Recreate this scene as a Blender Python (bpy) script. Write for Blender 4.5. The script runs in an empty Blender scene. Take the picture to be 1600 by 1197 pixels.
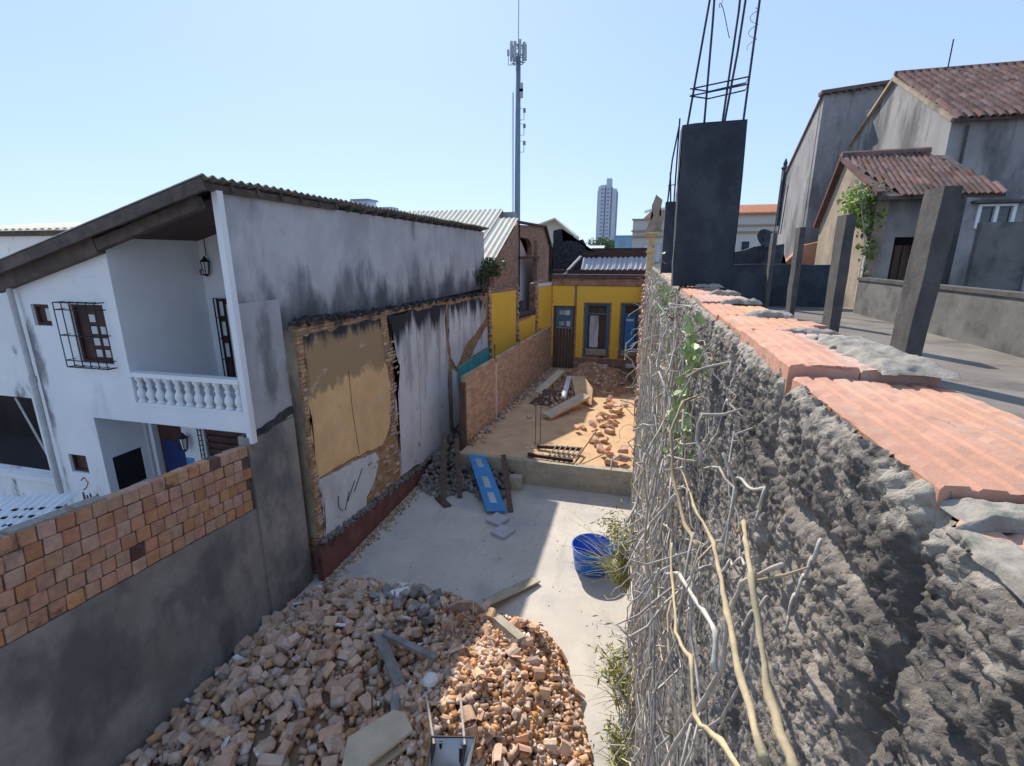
import bpy, bmesh, math, random
import numpy as np
from mathutils import Vector, Matrix, Euler, noise
random.seed(7); RNG = np.random.default_rng(7)
R = math.radians
S = bpy.context.scene
COL = S.collection

# ------------------------------------------------------------------ camera, sky, sun, exposure
cam = bpy.data.cameras.new('camera'); co = bpy.data.objects.new('camera', cam); COL.objects.link(co)
cam.sensor_fit = 'HORIZONTAL'; cam.sensor_width = 36.0; cam.lens = 36.0*760/1600
cam.clip_start = 0.02; cam.clip_end = 6000
co.location = (0, 0, 0); co.rotation_euler = (R(90-14.64), 0, R(14.28))
S.camera = co
SUN_DIR = Vector((-.365, .668, .649)).normalized()
w = bpy.data.worlds.new('World'); S.world = w; w.use_nodes = True
nt = w.node_tree; nt.nodes.clear()
sky = nt.nodes.new('ShaderNodeTexSky'); sky.sky_type = 'NISHITA'; sky.sun_disc = False
sky.sun_elevation = math.asin(SUN_DIR.z); sky.sun_rotation = math.atan2(SUN_DIR.x, SUN_DIR.y)
sky.altitude = 0; sky.air_density = 1.0; sky.dust_density = 0.4; sky.ozone_density = 3.0
bg = nt.nodes.new('ShaderNodeBackground'); bg.inputs['Strength'].default_value = 0.120
wo = nt.nodes.new('ShaderNodeOutputWorld')
gm = nt.nodes.new('ShaderNodeGamma'); gm.inputs['Gamma'].default_value = 0.35      # hazy, even tropical sky
tn = nt.nodes.new('ShaderNodeMix'); tn.data_type = 'RGBA'; tn.blend_type = 'MULTIPLY'; tn.inputs[0].default_value = 1.0
tn.inputs[7].default_value = (1.03, 1.26, 1.64, 1)
nt.links.new(sky.outputs[0], gm.inputs[0]); nt.links.new(gm.outputs[0], tn.inputs[6]); nt.links.new(tn.outputs[2], bg.inputs[0]); nt.links.new(bg.outputs[0], wo.inputs[0])
sl = bpy.data.lights.new('sun', 'SUN'); sl.energy = 2.0; sl.angle = R(0.55); sl.color = (1.0, .93, .82)
so = bpy.data.objects.new('sun', sl); COL.objects.link(so)
so.rotation_euler = (-SUN_DIR).to_track_quat('-Z', 'Y').to_euler()
S.view_settings.view_transform = 'Standard'; S.view_settings.look = 'None'
S.view_settings.exposure = 1.55; S.view_settings.gamma = 1.0; S.view_settings.use_curve_mapping = False

# ------------------------------------------------------------------ materials
def rgba(c): return (c[0], c[1], c[2], 1.0)
def M(name, col, var=.25, vscale=3.0, rough=.9, bump=.0, bscale=20.0, stains=(), rnd=0.0, island=0.0,
      metal=0.0, bdist=.01, brick=None, spec=.3, stretch=(1, 1, 1)):
    """procedural surface: base colour, noise variation, dirt layers, relief.  All in world position."""
    m = bpy.data.materials.new(name); m.use_nodes = True; t = m.node_tree; N = t.nodes; L = t.links
    b = N['Principled BSDF']; b.inputs['Roughness'].default_value = rough; b.inputs['Metallic'].default_value = metal
    b.inputs['Specular IOR Level'].default_value = spec
    geo = N.new('ShaderNodeNewGeometry'); pos = geo.outputs['Position']
    def mapped(scale):
        mp = N.new('ShaderNodeMapping'); L.new(pos, mp.inputs[0])
        mp.inputs['Scale'].default_value = scale if hasattr(scale, '__len__') else (scale,)*3
        return mp.outputs[0]
    def nz(scale, detail=6, rg=.6):
        n = N.new('ShaderNodeTexNoise'); n.inputs['Scale'].default_value = 1.0
        n.inputs['Detail'].default_value = detail; n.inputs['Roughness'].default_value = rg
        L.new(mapped(scale), n.inputs['Vector']); return n.outputs['Fac']
    def mixc(fac, a, c, mode='MIX'):
        x = N.new('ShaderNodeMix'); x.data_type = 'RGBA'; x.blend_type = mode
        if isinstance(fac, (int, float)): x.inputs[0].default_value = fac
        else: L.new(fac, x.inputs[0])
        for i, v in ((6, a), (7, c)):
            if isinstance(v, tuple): x.inputs[i].default_value = rgba(v)
            else: L.new(v, x.inputs[i])
        return x.outputs[2]
    def ramp(v, lo, hi):
        r = N.new('ShaderNodeMapRange'); r.interpolation_type = 'SMOOTHSTEP'
        r.inputs['From Min'].default_value = lo; r.inputs['From Max'].default_value = hi
        L.new(v, r.inputs[0]); return r.outputs[0]
    def math_(op, a, c):
        x = N.new('ShaderNodeMath'); x.operation = op; x.use_clamp = False
        for i, v in ((0, a), (1, c)):
            if isinstance(v, (int, float)): x.inputs[i].default_value = v
            else: L.new(v, x.inputs[i])
        return x.outputs[0]
    st = [vscale*s for s in stretch]
    c = mixc(ramp(nz(st), .3, .7), tuple(v*(1-var) for v in col), tuple(min(.95, v*(1+var)) for v in col))
    c = mixc(math_('MULTIPLY', ramp(nz([s*9 for s in st], 3), .35, .7), .35), c, tuple(v*(1-1.2*var) for v in col))
    height = None
    if brick:
        bt = N.new('ShaderNodeTexBrick'); sx, axis, bw, bh, mcol = brick
        sep = N.new('ShaderNodeSeparateXYZ'); L.new(pos, sep.inputs[0])
        cmb = N.new('ShaderNodeCombineXYZ'); L.new(sep.outputs[axis], cmb.inputs[0]); L.new(sep.outputs[2], cmb.inputs[1])
        wob = N.new('ShaderNodeVectorMath'); wob.operation = 'MULTIPLY_ADD'
        nn = N.new('ShaderNodeTexNoise'); nn.inputs['Scale'].default_value = 6; L.new(pos, nn.inputs['Vector'])
        L.new(nn.outputs['Color'], wob.inputs[0]); wob.inputs[1].default_value = (.03, .03, 0); L.new(cmb.outputs[0], wob.inputs[2])
        L.new(wob.outputs[0], bt.inputs['Vector']); bt.inputs['Scale'].default_value = 1.0
        bt.inputs['Brick Width'].default_value = bw; bt.inputs['Row Height'].default_value = bh
        bt.inputs['Mortar Size'].default_value = sx; bt.inputs['Mortar Smooth'].default_value = .4
        bt.inputs['Color1'].default_value = (.75, .75, .75, 1); bt.inputs['Color2'].default_value = (1.2, 1.15, 1.1, 1)
        bt.inputs['Mortar'].default_value = (1, 1, 1, 1)
        c = mixc(1.0, c, bt.outputs['Color'], 'MULTIPLY')
        c = mixc(bt.outputs['Fac'], c, mcol)
        height = math_('SUBTRACT', 1.0, bt.outputs['Fac'])
    if rnd:
        oi = N.new('ShaderNodeObjectInfo'); h = N.new('ShaderNodeHueSaturation')
        v = math_('MULTIPLY_ADD', oi.outputs['Random'], 2*rnd); t.nodes[-1].inputs[2].default_value = 1-rnd
        L.new(v, h.inputs['Value'])
        hu = math_('MULTIPLY_ADD', math_('FRACT', math_('MULTIPLY', oi.outputs['Random'], 17.3), 0), .022); t.nodes[-1].inputs[2].default_value = .487
        L.new(hu, h.inputs['Hue'])
        sa = math_('MULTIPLY_ADD', math_('FRACT', math_('MULTIPLY', oi.outputs['Random'], 41.7), 0), .35); t.nodes[-1].inputs[2].default_value = .7
        L.new(sa, h.inputs['Saturation']); L.new(c, h.inputs['Color']); c = h.outputs[0]
    if island:
        h = N.new('ShaderNodeHueSaturation'); ri = geo.outputs['Random Per Island']
        v = math_('MULTIPLY_ADD', ri, 2*island); t.nodes[-1].inputs[2].default_value = 1-island
        L.new(v, h.inputs['Value'])
        sa = math_('MULTIPLY_ADD', math_('FRACT', math_('MULTIPLY', ri, 41.7), 0), .8); t.nodes[-1].inputs[2].default_value = .5
        L.new(sa, h.inputs['Saturation']); L.new(c, h.inputs['Color']); c = h.outputs[0]
    for s in stains:   # dict(col, scale, lo, hi, amt, z=(z0,z1,gain))
        f = nz(s.get('scale', 2.0), s.get('detail', 7), s.get('rg', .62))
        if 'z' in s:
            z0, z1, g = s['z']; sp = N.new('ShaderNodeSeparateXYZ'); L.new(pos, sp.inputs[0])
            mr = N.new('ShaderNodeMapRange'); mr.inputs['From Min'].default_value = z0; mr.inputs['From Max'].default_value = z1
            L.new(sp.outputs[s.get('ax', 2)], mr.inputs[0])
            f = math_('ADD', f, math_('MULTIPLY', math_('SUBTRACT', mr.outputs[0], .5), g))
        f = math_('MULTIPLY', ramp(f, s['lo'], s['hi']), s.get('amt', 1.0))
        c = mixc(f, c, s['col'])
    L.new(c, b.inputs['Base Color'])
    if bump or height is not None:
        bp = N.new('ShaderNodeBump'); bp.inputs['Strength'].default_value = max(bump, .5 if height is not None else 0)
        bp.inputs['Distance'].default_value = bdist
        hh = nz(bscale, 8, .65)
        if height is not None: hh = math_('ADD', math_('MULTIPLY', height, 1.2), math_('MULTIPLY', hh, .6))
        L.new(hh, bp.inputs['Height']); L.new(bp.outputs[0], b.inputs['Normal'])
    return m

DARK = (.035, .036, .04)
MAT = {}
MAT['white_wall'] = M('white_lime_paint', (.80, .81, .83), .04, 1.2, bump=.15, bscale=14,
    stains=[dict(col=(.35, .35, .36), scale=(1.3, 1.3, .5), lo=.58, hi=.78, amt=.35), dict(col=(.16, .16, .18), scale=(1.4, 1.4, .7), lo=.58, hi=.74, amt=.85, z=(-10.05, -10.6, .34), ax=0),
            dict(col=(.30, .31, .33), scale=(2.4, 2.4, 1.2), lo=.60, hi=.74, amt=.6, z=(-3.2, -5.0, .25))])
MAT['white_dirty'] = M('white_wall_with_mould', (.74, .75, .76), .06, 1.2, bump=.2, bscale=14,
    stains=[dict(col=(.09, .09, .10), scale=(1.6, 1.6, .9), lo=.56, hi=.68, amt=.85)])
MAT['grey_side'] = M('grey_render_streaked', (.50, .495, .50), .12, 1.0, bump=.3, bscale=12,
    stains=[dict(col=(.34, .345, .36), scale=(.6, .5, .4), lo=.46, hi=.64, amt=.8), dict(col=(.17, .175, .19), scale=(5, 4, .30), lo=.56, hi=.72, amt=.3),
            dict(col=(.13, .135, .15), scale=(1.5, 1.1, .45), lo=.44, hi=.66, amt=.8, z=(.3, -1.0, .28)),
            dict(col=(.06, .062, .07), scale=(1.8, 1.4, .7), lo=.48, hi=.76, amt=.75, z=(-.2, -1.2, .42))])
MAT['grey_pier'] = M('grey_render_pier', (.42, .42, .43), .12, 1.5, bump=.25, bscale=12,
    stains=[dict(col=(.10, .10, .105), scale=(1.5, 1.5, .6), lo=.5, hi=.7, amt=.7)])
MAT['dark_render'] = M('dark_stained_render', (.30, .27, .245), .22, 1.1, bump=.35, bscale=9,
    stains=[dict(col=(.10, .10, .105), scale=(1.2, .9, .55), lo=.46, hi=.66, amt=.75),
            dict(col=(.34, .33, .32), scale=(.9, .8, 1.2), lo=.60, hi=.75, amt=.5)])
MAT['clay_wall_brick'] = M('clay_hollow_brick', (.50, .255, .14), .18, 9, bump=.5, bscale=40, rnd=.12,
    stains=[dict(col=(.055, .04, .04), scale=(2, 1.7, 2.6), lo=.60, hi=.70, amt=.85)])
MAT['burnt_brick'] = M('burnt_hollow_brick', (.13, .075, .06), .3, 9, bump=.4, bscale=40, rnd=.3)
MAT['mortar_dark'] = M('dark_mortar', (.13, .10, .085), .25, 9, bump=.6, bscale=35)
MAT['terracotta'] = M('new_terracotta', (.58, .305, .185), .18, 5, rough=.8, bump=.3, bscale=60, rnd=.06,
    stains=[dict(col=(.62, .45, .36), scale=(9, 2, 9), lo=.52, hi=.72, amt=.5),
            dict(col=(.16, .12, .10), scale=12, lo=.62, hi=.74, amt=.7), dict(col=(.44, .36, .30), scale=(14, 5, 14), lo=.55, hi=.72, amt=.6)])
MAT['rough_mortar'] = M('rough_cast_mortar', (.32, .275, .235), .35, 14, bump=1.0, bscale=130, bdist=.007,
    stains=[dict(col=(.07, .066, .063), scale=(4.5, 4.5, 2.2), lo=.44, hi=.62, amt=.74),
            dict(col=(.42, .37, .32), scale=26, lo=.56, hi=.74, amt=.6), dict(col=(.60, .55, .48), scale=60, lo=.60, hi=.70, amt=.75), dict(col=(.06, .055, .05), scale=48, lo=.60, hi=.70, amt=.8),
            dict(col=(.46, .41, .345), scale=16, lo=.62, hi=.80, amt=.9, z=(-.60, -.24, .55))])
MAT['mortar_cap'] = M('pale_cement', (.31, .28, .24), .25, 30, bump=.8, bscale=90, bdist=.004,
    stains=[dict(col=(.20, .21, .15), scale=18, lo=.55, hi=.7, amt=.6)])
MAT['yard'] = M('yard_concrete', (.57, .52, .455), .09, .9, rough=.85, bump=.25, bscale=30,
    stains=[dict(col=(.42, .385, .335), scale=(2.6, .55, 1), lo=.54, hi=.68, amt=.55), dict(col=(.38, .30, .22), scale=1.7, lo=.62, hi=.78, amt=.5), dict(col=(.30, .28, .26), scale=14, lo=.66, hi=.74, amt=.5),
            dict(col=(.36, .37, .38), scale=.8, lo=.5, hi=.68, amt=.6), dict(col=(.22, .2, .18), scale=3.5, lo=.66, hi=.8, amt=.5)])
MAT['sand'] = M('sandy_floor', (.62, .41, .23), .13, 1.5, bump=.4, bscale=22,
    stains=[dict(col=(.45, .29, .17), scale=1.2, lo=.52, hi=.7, amt=.6)])
MAT['curb'] = M('old_curb', (.44, .38, .29), .2, 4, bump=.4, bscale=18,
    stains=[dict(col=(.10, .08, .06), scale=9, lo=.62, hi=.7, amt=.8), dict(col=(.25, .22, .17), scale=2, lo=.5, hi=.7, amt=.6)])
MAT['adobe'] = M('brown_masonry', (.52, .31, .165), .28, 3, bump=.8, bscale=12, bdist=.03, brick=(.012, 1, .26, .075, (.30, .2, .12)),
    stains=[dict(col=DARK, scale=(2, 1.6, .7), lo=.55, hi=.75, amt=.85, z=(-1.75, -1.2, .6)),
            dict(col=(.05, .035, .03), scale=2.5, lo=.58, hi=.7, amt=.7)])
MAT['ochre_plaster'] = M('ochre_plaster', (.84, .53, .26), .12, 1.6, bump=.2, bscale=10,
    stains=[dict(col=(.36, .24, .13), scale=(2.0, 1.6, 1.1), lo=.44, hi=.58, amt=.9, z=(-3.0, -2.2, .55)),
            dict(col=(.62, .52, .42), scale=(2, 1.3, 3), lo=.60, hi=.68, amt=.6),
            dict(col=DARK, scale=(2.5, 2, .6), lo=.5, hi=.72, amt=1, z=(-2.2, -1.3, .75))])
MAT['white_plaster'] = M('old_white_plaster', (.69, .68, .68), .08, 1.4, bump=.3, bscale=10,
    stains=[dict(col=(.08, .08, .085), scale=3.2, lo=.62, hi=.72, amt=.7),
            dict(col=(.42, .40, .38), scale=(1.4, 1.2, .5), lo=.52, hi=.7, amt=.5),
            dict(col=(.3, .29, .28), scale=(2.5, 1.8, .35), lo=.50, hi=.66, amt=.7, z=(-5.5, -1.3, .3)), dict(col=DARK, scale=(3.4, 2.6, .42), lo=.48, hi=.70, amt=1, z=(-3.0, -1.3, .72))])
MAT['plinth'] = M('dark_red_plinth', (.20, .085, .07), .25, 2.5, bump=.6, bscale=10,
    stains=[dict(col=(.03, .028, .028), scale=2.2, lo=.5, hi=.66, amt=.85, z=(-6.3, -5.6, .35)),
            dict(col=(.30, .24, .2), scale=8, lo=.68, hi=.76, amt=.7)])
MAT['moss'] = M('black_moss_coping', (.05, .05, .055), .4, 6, bump=.9, bscale=18, bdist=.03,
    stains=[dict(col=(.13, .13, .14), scale=5, lo=.55, hi=.7, amt=.6)])
MAT['yellow'] = M('yellow_paint', (.98, .565, .075), .05, 1.2, bump=.12, bscale=12,
    stains=[dict(col=(.62, .40, .18), scale=1.3, lo=.56, hi=.75, amt=.4)])
MAT['pale_ochre'] = M('pale_ochre_paint', (.74, .53, .27), .15, 3, bump=.3, bscale=15, stains=[dict(col=(.35, .2, .13), scale=3.5, lo=.58, hi=.68, amt=.8)])
MAT['red_masonry'] = M('red_brick_masonry', (.52, .29, .19), .25, 4, bump=.8, bscale=14, bdist=.03, brick=(.012, 1, .25, .075, (.28, .2, .14)),
    stains=[dict(col=(.06, .045, .04), scale=1.8, lo=.56, hi=.7, amt=.7)])
MAT['block_wall'] = M('tan_block_wall', (.58, .40, .275), .12, 3, bump=.4, bscale=25, brick=(.008, 1, .29, .10, (.36, .25, .16)),
    stains=[dict(col=(.52, .34, .2), scale=14, lo=.6, hi=.7, amt=.4)])
MAT['teal'] = M('teal_paint', (.08, .17, .22), .15, 3, rough=.6, bump=.1)
MAT['turquoise'] = M('turquoise_paint', (.10, .42, .40), .12, 3, rough=.7, bump=.15)
MAT['blue_door'] = M('bright_blue_paint', (.06, .25, .52), .1, 3, rough=.55, bump=.1,
    stains=[dict(col=(.4, .5, .6), scale=6, lo=.6, hi=.72, amt=.4)])
MAT['old_wood'] = M('weathered_brown_wood', (.13, .085, .06), .3, 4, bump=.4, bscale=25, stretch=(3, 3, .4))
MAT['grey_wood'] = M('weathered_grey_wood', (.27, .25, .23), .25, 5, bump=.4, bscale=40, rnd=.15)
MAT['pale_wood'] = M('pale_plywood', (.58, .47, .33), .12, 4, bump=.2, bscale=30)
MAT['dark_wood'] = M('dark_brown_wood', (.075, .035, .028), .3, 5, rough=.6, bump=.2)
MAT['roof_wood'] = M('greyish_roof_timber', (.12, .095, .085), .3, 4, bump=.4, bscale=18)
MAT['fibre'] = M('old_fibre_cement', (.23, .225, .21), .25, 2.5, bump=.3, bscale=20,
    stains=[dict(col=(.07, .07, .07), scale=3, lo=.5, hi=.7, amt=.6)])
MAT['fibre_pale'] = M('pale_fibre_cement', (.74, .68, .55), .08, 2.5, bump=.15, bscale=20,
    stains=[dict(col=(.45, .36, .25), scale=1.5, lo=.6, hi=.8, amt=.4)])
MAT['fibre_grey'] = M('grey_fibre_cement', (.46, .46, .48), .12, 2.5, bump=.2, bscale=20)
MAT['old_tile'] = M('weathered_roof_tile', (.20, .105, .082), .28, 3, bump=.4, bscale=20, rnd=.3,
    stains=[dict(col=(.07, .05, .05), scale=1.4, lo=.5, hi=.7, amt=.6), dict(col=(.5, .33, .26), scale=1.7, lo=.66, hi=.76, amt=.7)])
MAT['orange_tile'] = M('orange_roof_tile', (.50, .22, .12), .2, 4, bump=.3, bscale=10)
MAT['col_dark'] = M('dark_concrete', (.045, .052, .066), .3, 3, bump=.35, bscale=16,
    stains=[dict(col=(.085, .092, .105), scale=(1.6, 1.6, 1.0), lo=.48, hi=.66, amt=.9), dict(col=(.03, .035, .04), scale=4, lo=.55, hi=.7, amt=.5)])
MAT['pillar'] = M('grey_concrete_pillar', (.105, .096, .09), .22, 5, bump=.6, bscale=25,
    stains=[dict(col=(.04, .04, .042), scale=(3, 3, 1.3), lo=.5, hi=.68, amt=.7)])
MAT['terrace'] = M('worn_terrace_screed', (.21, .185, .16), .2, 1.2, bump=.35, bscale=15,
    stains=[dict(col=(.10, .095, .09), scale=(1.1, 1.8, 1), lo=.48, hi=.64, amt=.75), dict(col=(.34, .31, .27), scale=(1.4, 3, 1), lo=.62, hi=.72, amt=.6)])
MAT['parapet'] = M('stained_parapet', (.19, .18, .165), .2, 2, bump=.4, bscale=14,
    stains=[dict(col=(.075, .075, .075), scale=1.9, lo=.47, hi=.64, amt=.75), dict(col=(.46, .43, .38), scale=2.1, lo=.64, hi=.74, amt=.7)])
MAT['old_house'] = M('weathered_grey_stucco', (.33, .315, .31), .14, .9, bump=.3, bscale=9,
    stains=[dict(col=(.10, .095, .10), scale=(.7, .7, .3), lo=.46, hi=.64, amt=.8), dict(col=(.07, .068, .07), scale=(3, 3, .35), lo=.55, hi=.70, amt=.7), dict(col=(.58, .57, .55), scale=1.1, lo=.62, hi=.74, amt=.5)])
MAT['warm_stucco'] = M('flaking_warm_stucco', (.40, .31, .225), .2, 2.2, bump=.5, bscale=10,
    stains=[dict(col=(.12, .105, .10), scale=(1.4, 1.4, .6), lo=.52, hi=.68, amt=.7), dict(col=(.5, .26, .15), scale=2.6, lo=.62, hi=.74, amt=.6)])
MAT['glass'] = M('window_glass', (.05, .06, .07), .1, 1, rough=.08, spec=.6)
MAT['pane_pale'] = M('pale_pane', (.60, .62, .64), .08, 3, rough=.25, spec=.5)
MAT['void'] = M('dark_interior', (.018, .018, .022), .2, 2)
MAT['iron'] = M('black_iron', (.03, .03, .035), .2, 8, rough=.55, metal=.3)
MAT['rebar'] = M('dark_rebar', (.045, .055, .085), .3, 12, rough=.6, metal=.4)
MAT['rust'] = M('rusty_iron', (.12, .065, .045), .3, 10, bump=.3, bscale=60)
MAT['pipe'] = M('grey_drain_pipe', (.50, .50, .50), .12, 4, rough=.6)
MAT['steel'] = M('grey_steel', (.40, .42, .45), .12, 3, rough=.45, metal=.5)
MAT['blue_tank'] = M('blue_polyethylene', (.02, .15, .62), .12, 3, rough=.38, bump=.05, spec=.5,
    stains=[dict(col=(.16, .27, .50), scale=3, lo=.55, hi=.75, amt=.5)])
MAT['water'] = M('murky_water', (.02, .05, .10), .1, 2, rough=.05, spec=.6)
MAT['rubble_brick'] = M('old_rubble_brick', (.58, .375, .25), .16, 8, bump=.5, bscale=40, rnd=.17)
MAT['rubble_sun'] = M('orange_debris', (.62, .385, .235), .2, 8, bump=.5, bscale=40, rnd=.2)
MAT['rubble_fine'] = M('mortar_crumbs', (.52, .345, .225), .25, 6, bump=.5, bscale=30, island=.4)
MAT['rubble_fine2'] = M('orange_crumbs', (.60, .37, .225), .25, 6, bump=.5, bscale=30, island=.42)
MAT['jamb_brick'] = M('old_jamb_brick', (.50, .32, .20), .28, 6, bump=.6, bscale=30, rnd=.25)
MAT['rubble_half'] = M('half_brick_clay', (.56, .36, .235), .2, 8, bump=.5, bscale=40, island=.25)
MAT['rubble_grey'] = M('grey_rubble', (.31, .265, .235), .3, 6, bump=.5, bscale=30, rnd=.35)
MAT['dirt'] = M('rubble_dirt', (.33, .20, .12), .3, 5, bump=.8, bscale=18, bdist=.03,
    stains=[dict(col=(.19, .14, .11), scale=2, lo=.45, hi=.65, amt=.7)])
MAT['dirt_red'] = M('red_dirt', (.42, .23, .12), .3, 3, bump=.8, bscale=18, bdist=.04)
MAT['stem'] = M('dry_grey_stem', (.52, .45, .375), .25, 20, bump=.3, bscale=80, island=.35)
MAT['cane'] = M('dry_tan_cane', (.50, .38, .215), .2, 20, bump=.2, bscale=80, rnd=.12)
MAT['cane_pale'] = M('dry_pale_stem', (.52, .465, .39), .2, 20, bump=.2, bscale=80, rnd=.1)
MAT['leaf'] = M('fresh_leaf', (.36, .52, .07), .25, 20, rough=.5, island=.25)
MAT['leaf_dark'] = M('dark_leaf', (.045, .085, .03), .3, 6, rough=.55, island=.4)
MAT['leaf_mid'] = M('mid_leaf', (.19, .25, .07), .3, 6, rough=.6, island=.4)
MAT['tree_leaf'] = M('tree_leaf', (.13, .20, .07), .3, 1, rough=.6, island=.4)
MAT['dry_grass'] = M('dry_grass', (.40, .39, .12), .3, 8, rough=.7, island=.4)
MAT['bark'] = M('bark', (.12, .09, .07), .3, 6, bump=.6, bscale=15)
MAT['tower'] = M('tower_facade', (.55, .59, .65), .05, .2)  # pale blue of distance haze mixed into the facade colour
MAT['tower_dark'] = M('tower_recess', (.28, .32, .40), .05, .2)
MAT['cream'] = M('cream_facade', (.62, .58, .52), .05, .5)
MAT['tan_band'] = M('tan_cornice', (.42, .30, .20), .1, 1)
MAT['sky_blue'] = M('blue_facade', (.22, .40, .55), .06, .5)
MAT['mast'] = M('mast_grey', (.20, .25, .32), .1, 1, rough=.6, metal=.3)
MAT['antenna'] = M('antenna_grey', (.42, .45, .48), .1, 1, rough=.6)
MAT['city'] = M('city_ground', (.20, .18, .15), .3, .05)
MAT['tin'] = M('white_metal', (.78, .80, .82), .05, 3, rough=.4)
MAT['lamp_glass'] = M('milky_lamp_glass', (.7, .7, .68), .03, 3, rough=.2)
MAT['graffiti'] = M('graffiti_paint', (.19, .08, .08), .2, 8)
MAT['graffiti_black'] = M('black_spray', (.06, .06, .065), .2, 8)
MAT['white_chip'] = M('white_plaster_chip', (.75, .74, .72), .08, 8, bump=.3)

# ------------------------------------------------------------------ builders
ORG = {}
def org(o): return ORG.get(o.name, Vector((0, 0, 0)))
def thing(name, label, cat, loc=(0, 0, 0), group=None):
    o = bpy.data.objects.new(name, None); COL.objects.link(o); o.empty_display_size = .2
    o.location = loc; ORG[o.name] = Vector(loc); o['label'] = label; o['category'] = cat
    if group: o['group'] = group
    return o
def tag(o, label, cat, group=None):
    o['label'] = label; o['category'] = cat
    if group: o['group'] = group
    return o
def B(): return bmesh.new()
def obj(name, bm, mat, parent=None, smooth=False, label=None, recenter=False):
    """bm is in world coordinates"""
    me = bpy.data.meshes.new(name)
    bmesh.ops.recalc_face_normals(bm, faces=bm.faces)
    o0 = org(parent) if parent else Vector((0, 0, 0))
    loc = Vector((0, 0, 0))
    if recenter or not parent:
        vs = [v.co for v in bm.verts]
        loc = Vector(((min(v.x for v in vs)+max(v.x for v in vs))/2, (min(v.y for v in vs)+max(v.y for v in vs))/2, min(v.z for v in vs)))
        bmesh.ops.translate(bm, verts=bm.verts, vec=-loc)
        rel = loc - o0
    else:
        bmesh.ops.translate(bm, verts=bm.verts, vec=-o0); rel = Vector((0, 0, 0)); loc = o0
    if smooth:
        for f in bm.faces: f.smooth = True
    bm.to_mesh(me); bm.free()
    me.materials.append(MAT[mat])
    o = bpy.data.objects.new(name, me); COL.objects.link(o); o.location = rel
    if parent: o.parent = parent
    ORG[o.name] = loc.copy()
    if label: o['label'] = label
    return o
def place(name, me, parent, loc, rot=(0, 0, 0), scale=(1, 1, 1)):
    """shared-mesh part or thing at a world location"""
    o = bpy.data.objects.new(name, me); COL.objects.link(o)
    if parent: o.parent = parent; o.location = Vector(loc) - org(parent)
    else: o.location = loc
    o.rotation_euler = rot; o.scale = scale
    return o
def mesh_np(name, V, F, mat, parent=None, smooth=False, label=None):
    me = bpy.data.meshes.new(name)
    V = np.asarray(V, dtype=np.float32); F = np.asarray(F, dtype=np.int32)
    loc = org(parent) if parent else Vector((float(V[:, 0].mean()), float(V[:, 1].mean()), float(V[:, 2].min())))
    V = V - np.array(loc, dtype=np.float32)
    k = F.shape[1]
    me.vertices.add(len(V)); me.vertices.foreach_set('co', V.ravel())
    me.loops.add(F.size); me.loops.foreach_set('vertex_index', F.ravel())
    me.polygons.add(len(F)); me.polygons.foreach_set('loop_start', np.arange(0, F.size, k, dtype=np.int32))
    me.polygons.foreach_set('loop_total', np.full(len(F), k, dtype=np.int32))
    if smooth: me.polygons.foreach_set('use_smooth', np.ones(len(F), dtype=bool))
    me.update(calc_edges=True); me.validate()
    me.materials.append(MAT[mat])
    o = bpy.data.objects.new(name, me); COL.objects.link(o)
    if parent: o.parent = parent
    else: o.location = loc
    ORG[o.name] = Vector(loc)
    if label: o['label'] = label
    return o
def box(bm, x0, x1, y0, y1, z0, z1):
    v = [bm.verts.new(p) for p in ((x0, y0, z0), (x1, y0, z0), (x1, y1, z0), (x0, y1, z0), (x0, y0, z1), (x1, y0, z1), (x1, y1, z1), (x0, y1, z1))]
    for f in ((0, 3, 2, 1), (4, 5, 6, 7), (0, 1, 5, 4), (1, 2, 6, 5), (2, 3, 7, 6), (3, 0, 4, 7)): bm.faces.new([v[i] for i in f])
    return v
def rbox(bm, c, size, rot=(0, 0, 0)):
    v = box(bm, -size[0]/2, size[0]/2, -size[1]/2, size[1]/2, -size[2]/2, size[2]/2)
    m = Matrix.Translation(Vector(c)) @ Euler(rot).to_matrix().to_4x4()
    for x in v: x.co = m @ x.co
    return v
def beam(bm, a, b, wd, th, up=(0, 0, 1)):
    a, b = Vector(a), Vector(b); d = (b-a); L = d.length; d.normalize()
    s = d.cross(Vector(up))
    if s.length < 1e-4: s = d.cross(Vector((1, 0, 0)))
    s.normalize(); u = s.cross(d)
    v = []
    for p in (a, b):
        for i, j in ((-1, -1), (1, -1), (1, 1), (-1, 1)): v.append(bm.verts.new(p+s*(i*wd/2)+u*(j*th/2)))
    for f in ((0, 1, 2, 3), (7, 6, 5, 4), (0, 4, 5, 1), (1, 5, 6, 2), (2, 6, 7, 3), (3, 7, 4, 0)): bm.faces.new([v[i] for i in f])
def tube(bm, pts, r, n=6, r2=None):
    pts = [Vector(p) for p in pts]; rings = []
    N = len(pts)
    for i, p in enumerate(pts):
        d = (pts[min(i+1, N-1)]-pts[max(i-1, 0)])
        if d.length < 1e-6: d = Vector((0, 0, 1))
        d.normalize(); s = d.orthogonal().normalized() if i == 0 else (s - d*s.dot(d))
        if s.length < 1e-5: s = d.orthogonal()
        s.normalize(); t = d.cross(s)
        rr = r if r2 is None else r+(r2-r)*i/max(1, N-1)
        if isinstance(r, (list, tuple)): rr = r[i]
        rings.append([bm.verts.new(p+(s*math.cos(2*math.pi*k/n)+t*math.sin(2*math.pi*k/n))*rr) for k in range(n)])
    for a, b in zip(rings, rings[1:]):
        for k in range(n): bm.faces.new((a[k], a[(k+1) % n], b[(k+1) % n], b[k]))
    bm.faces.new(rings[0][::-1]); bm.faces.new(rings[-1])
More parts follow.
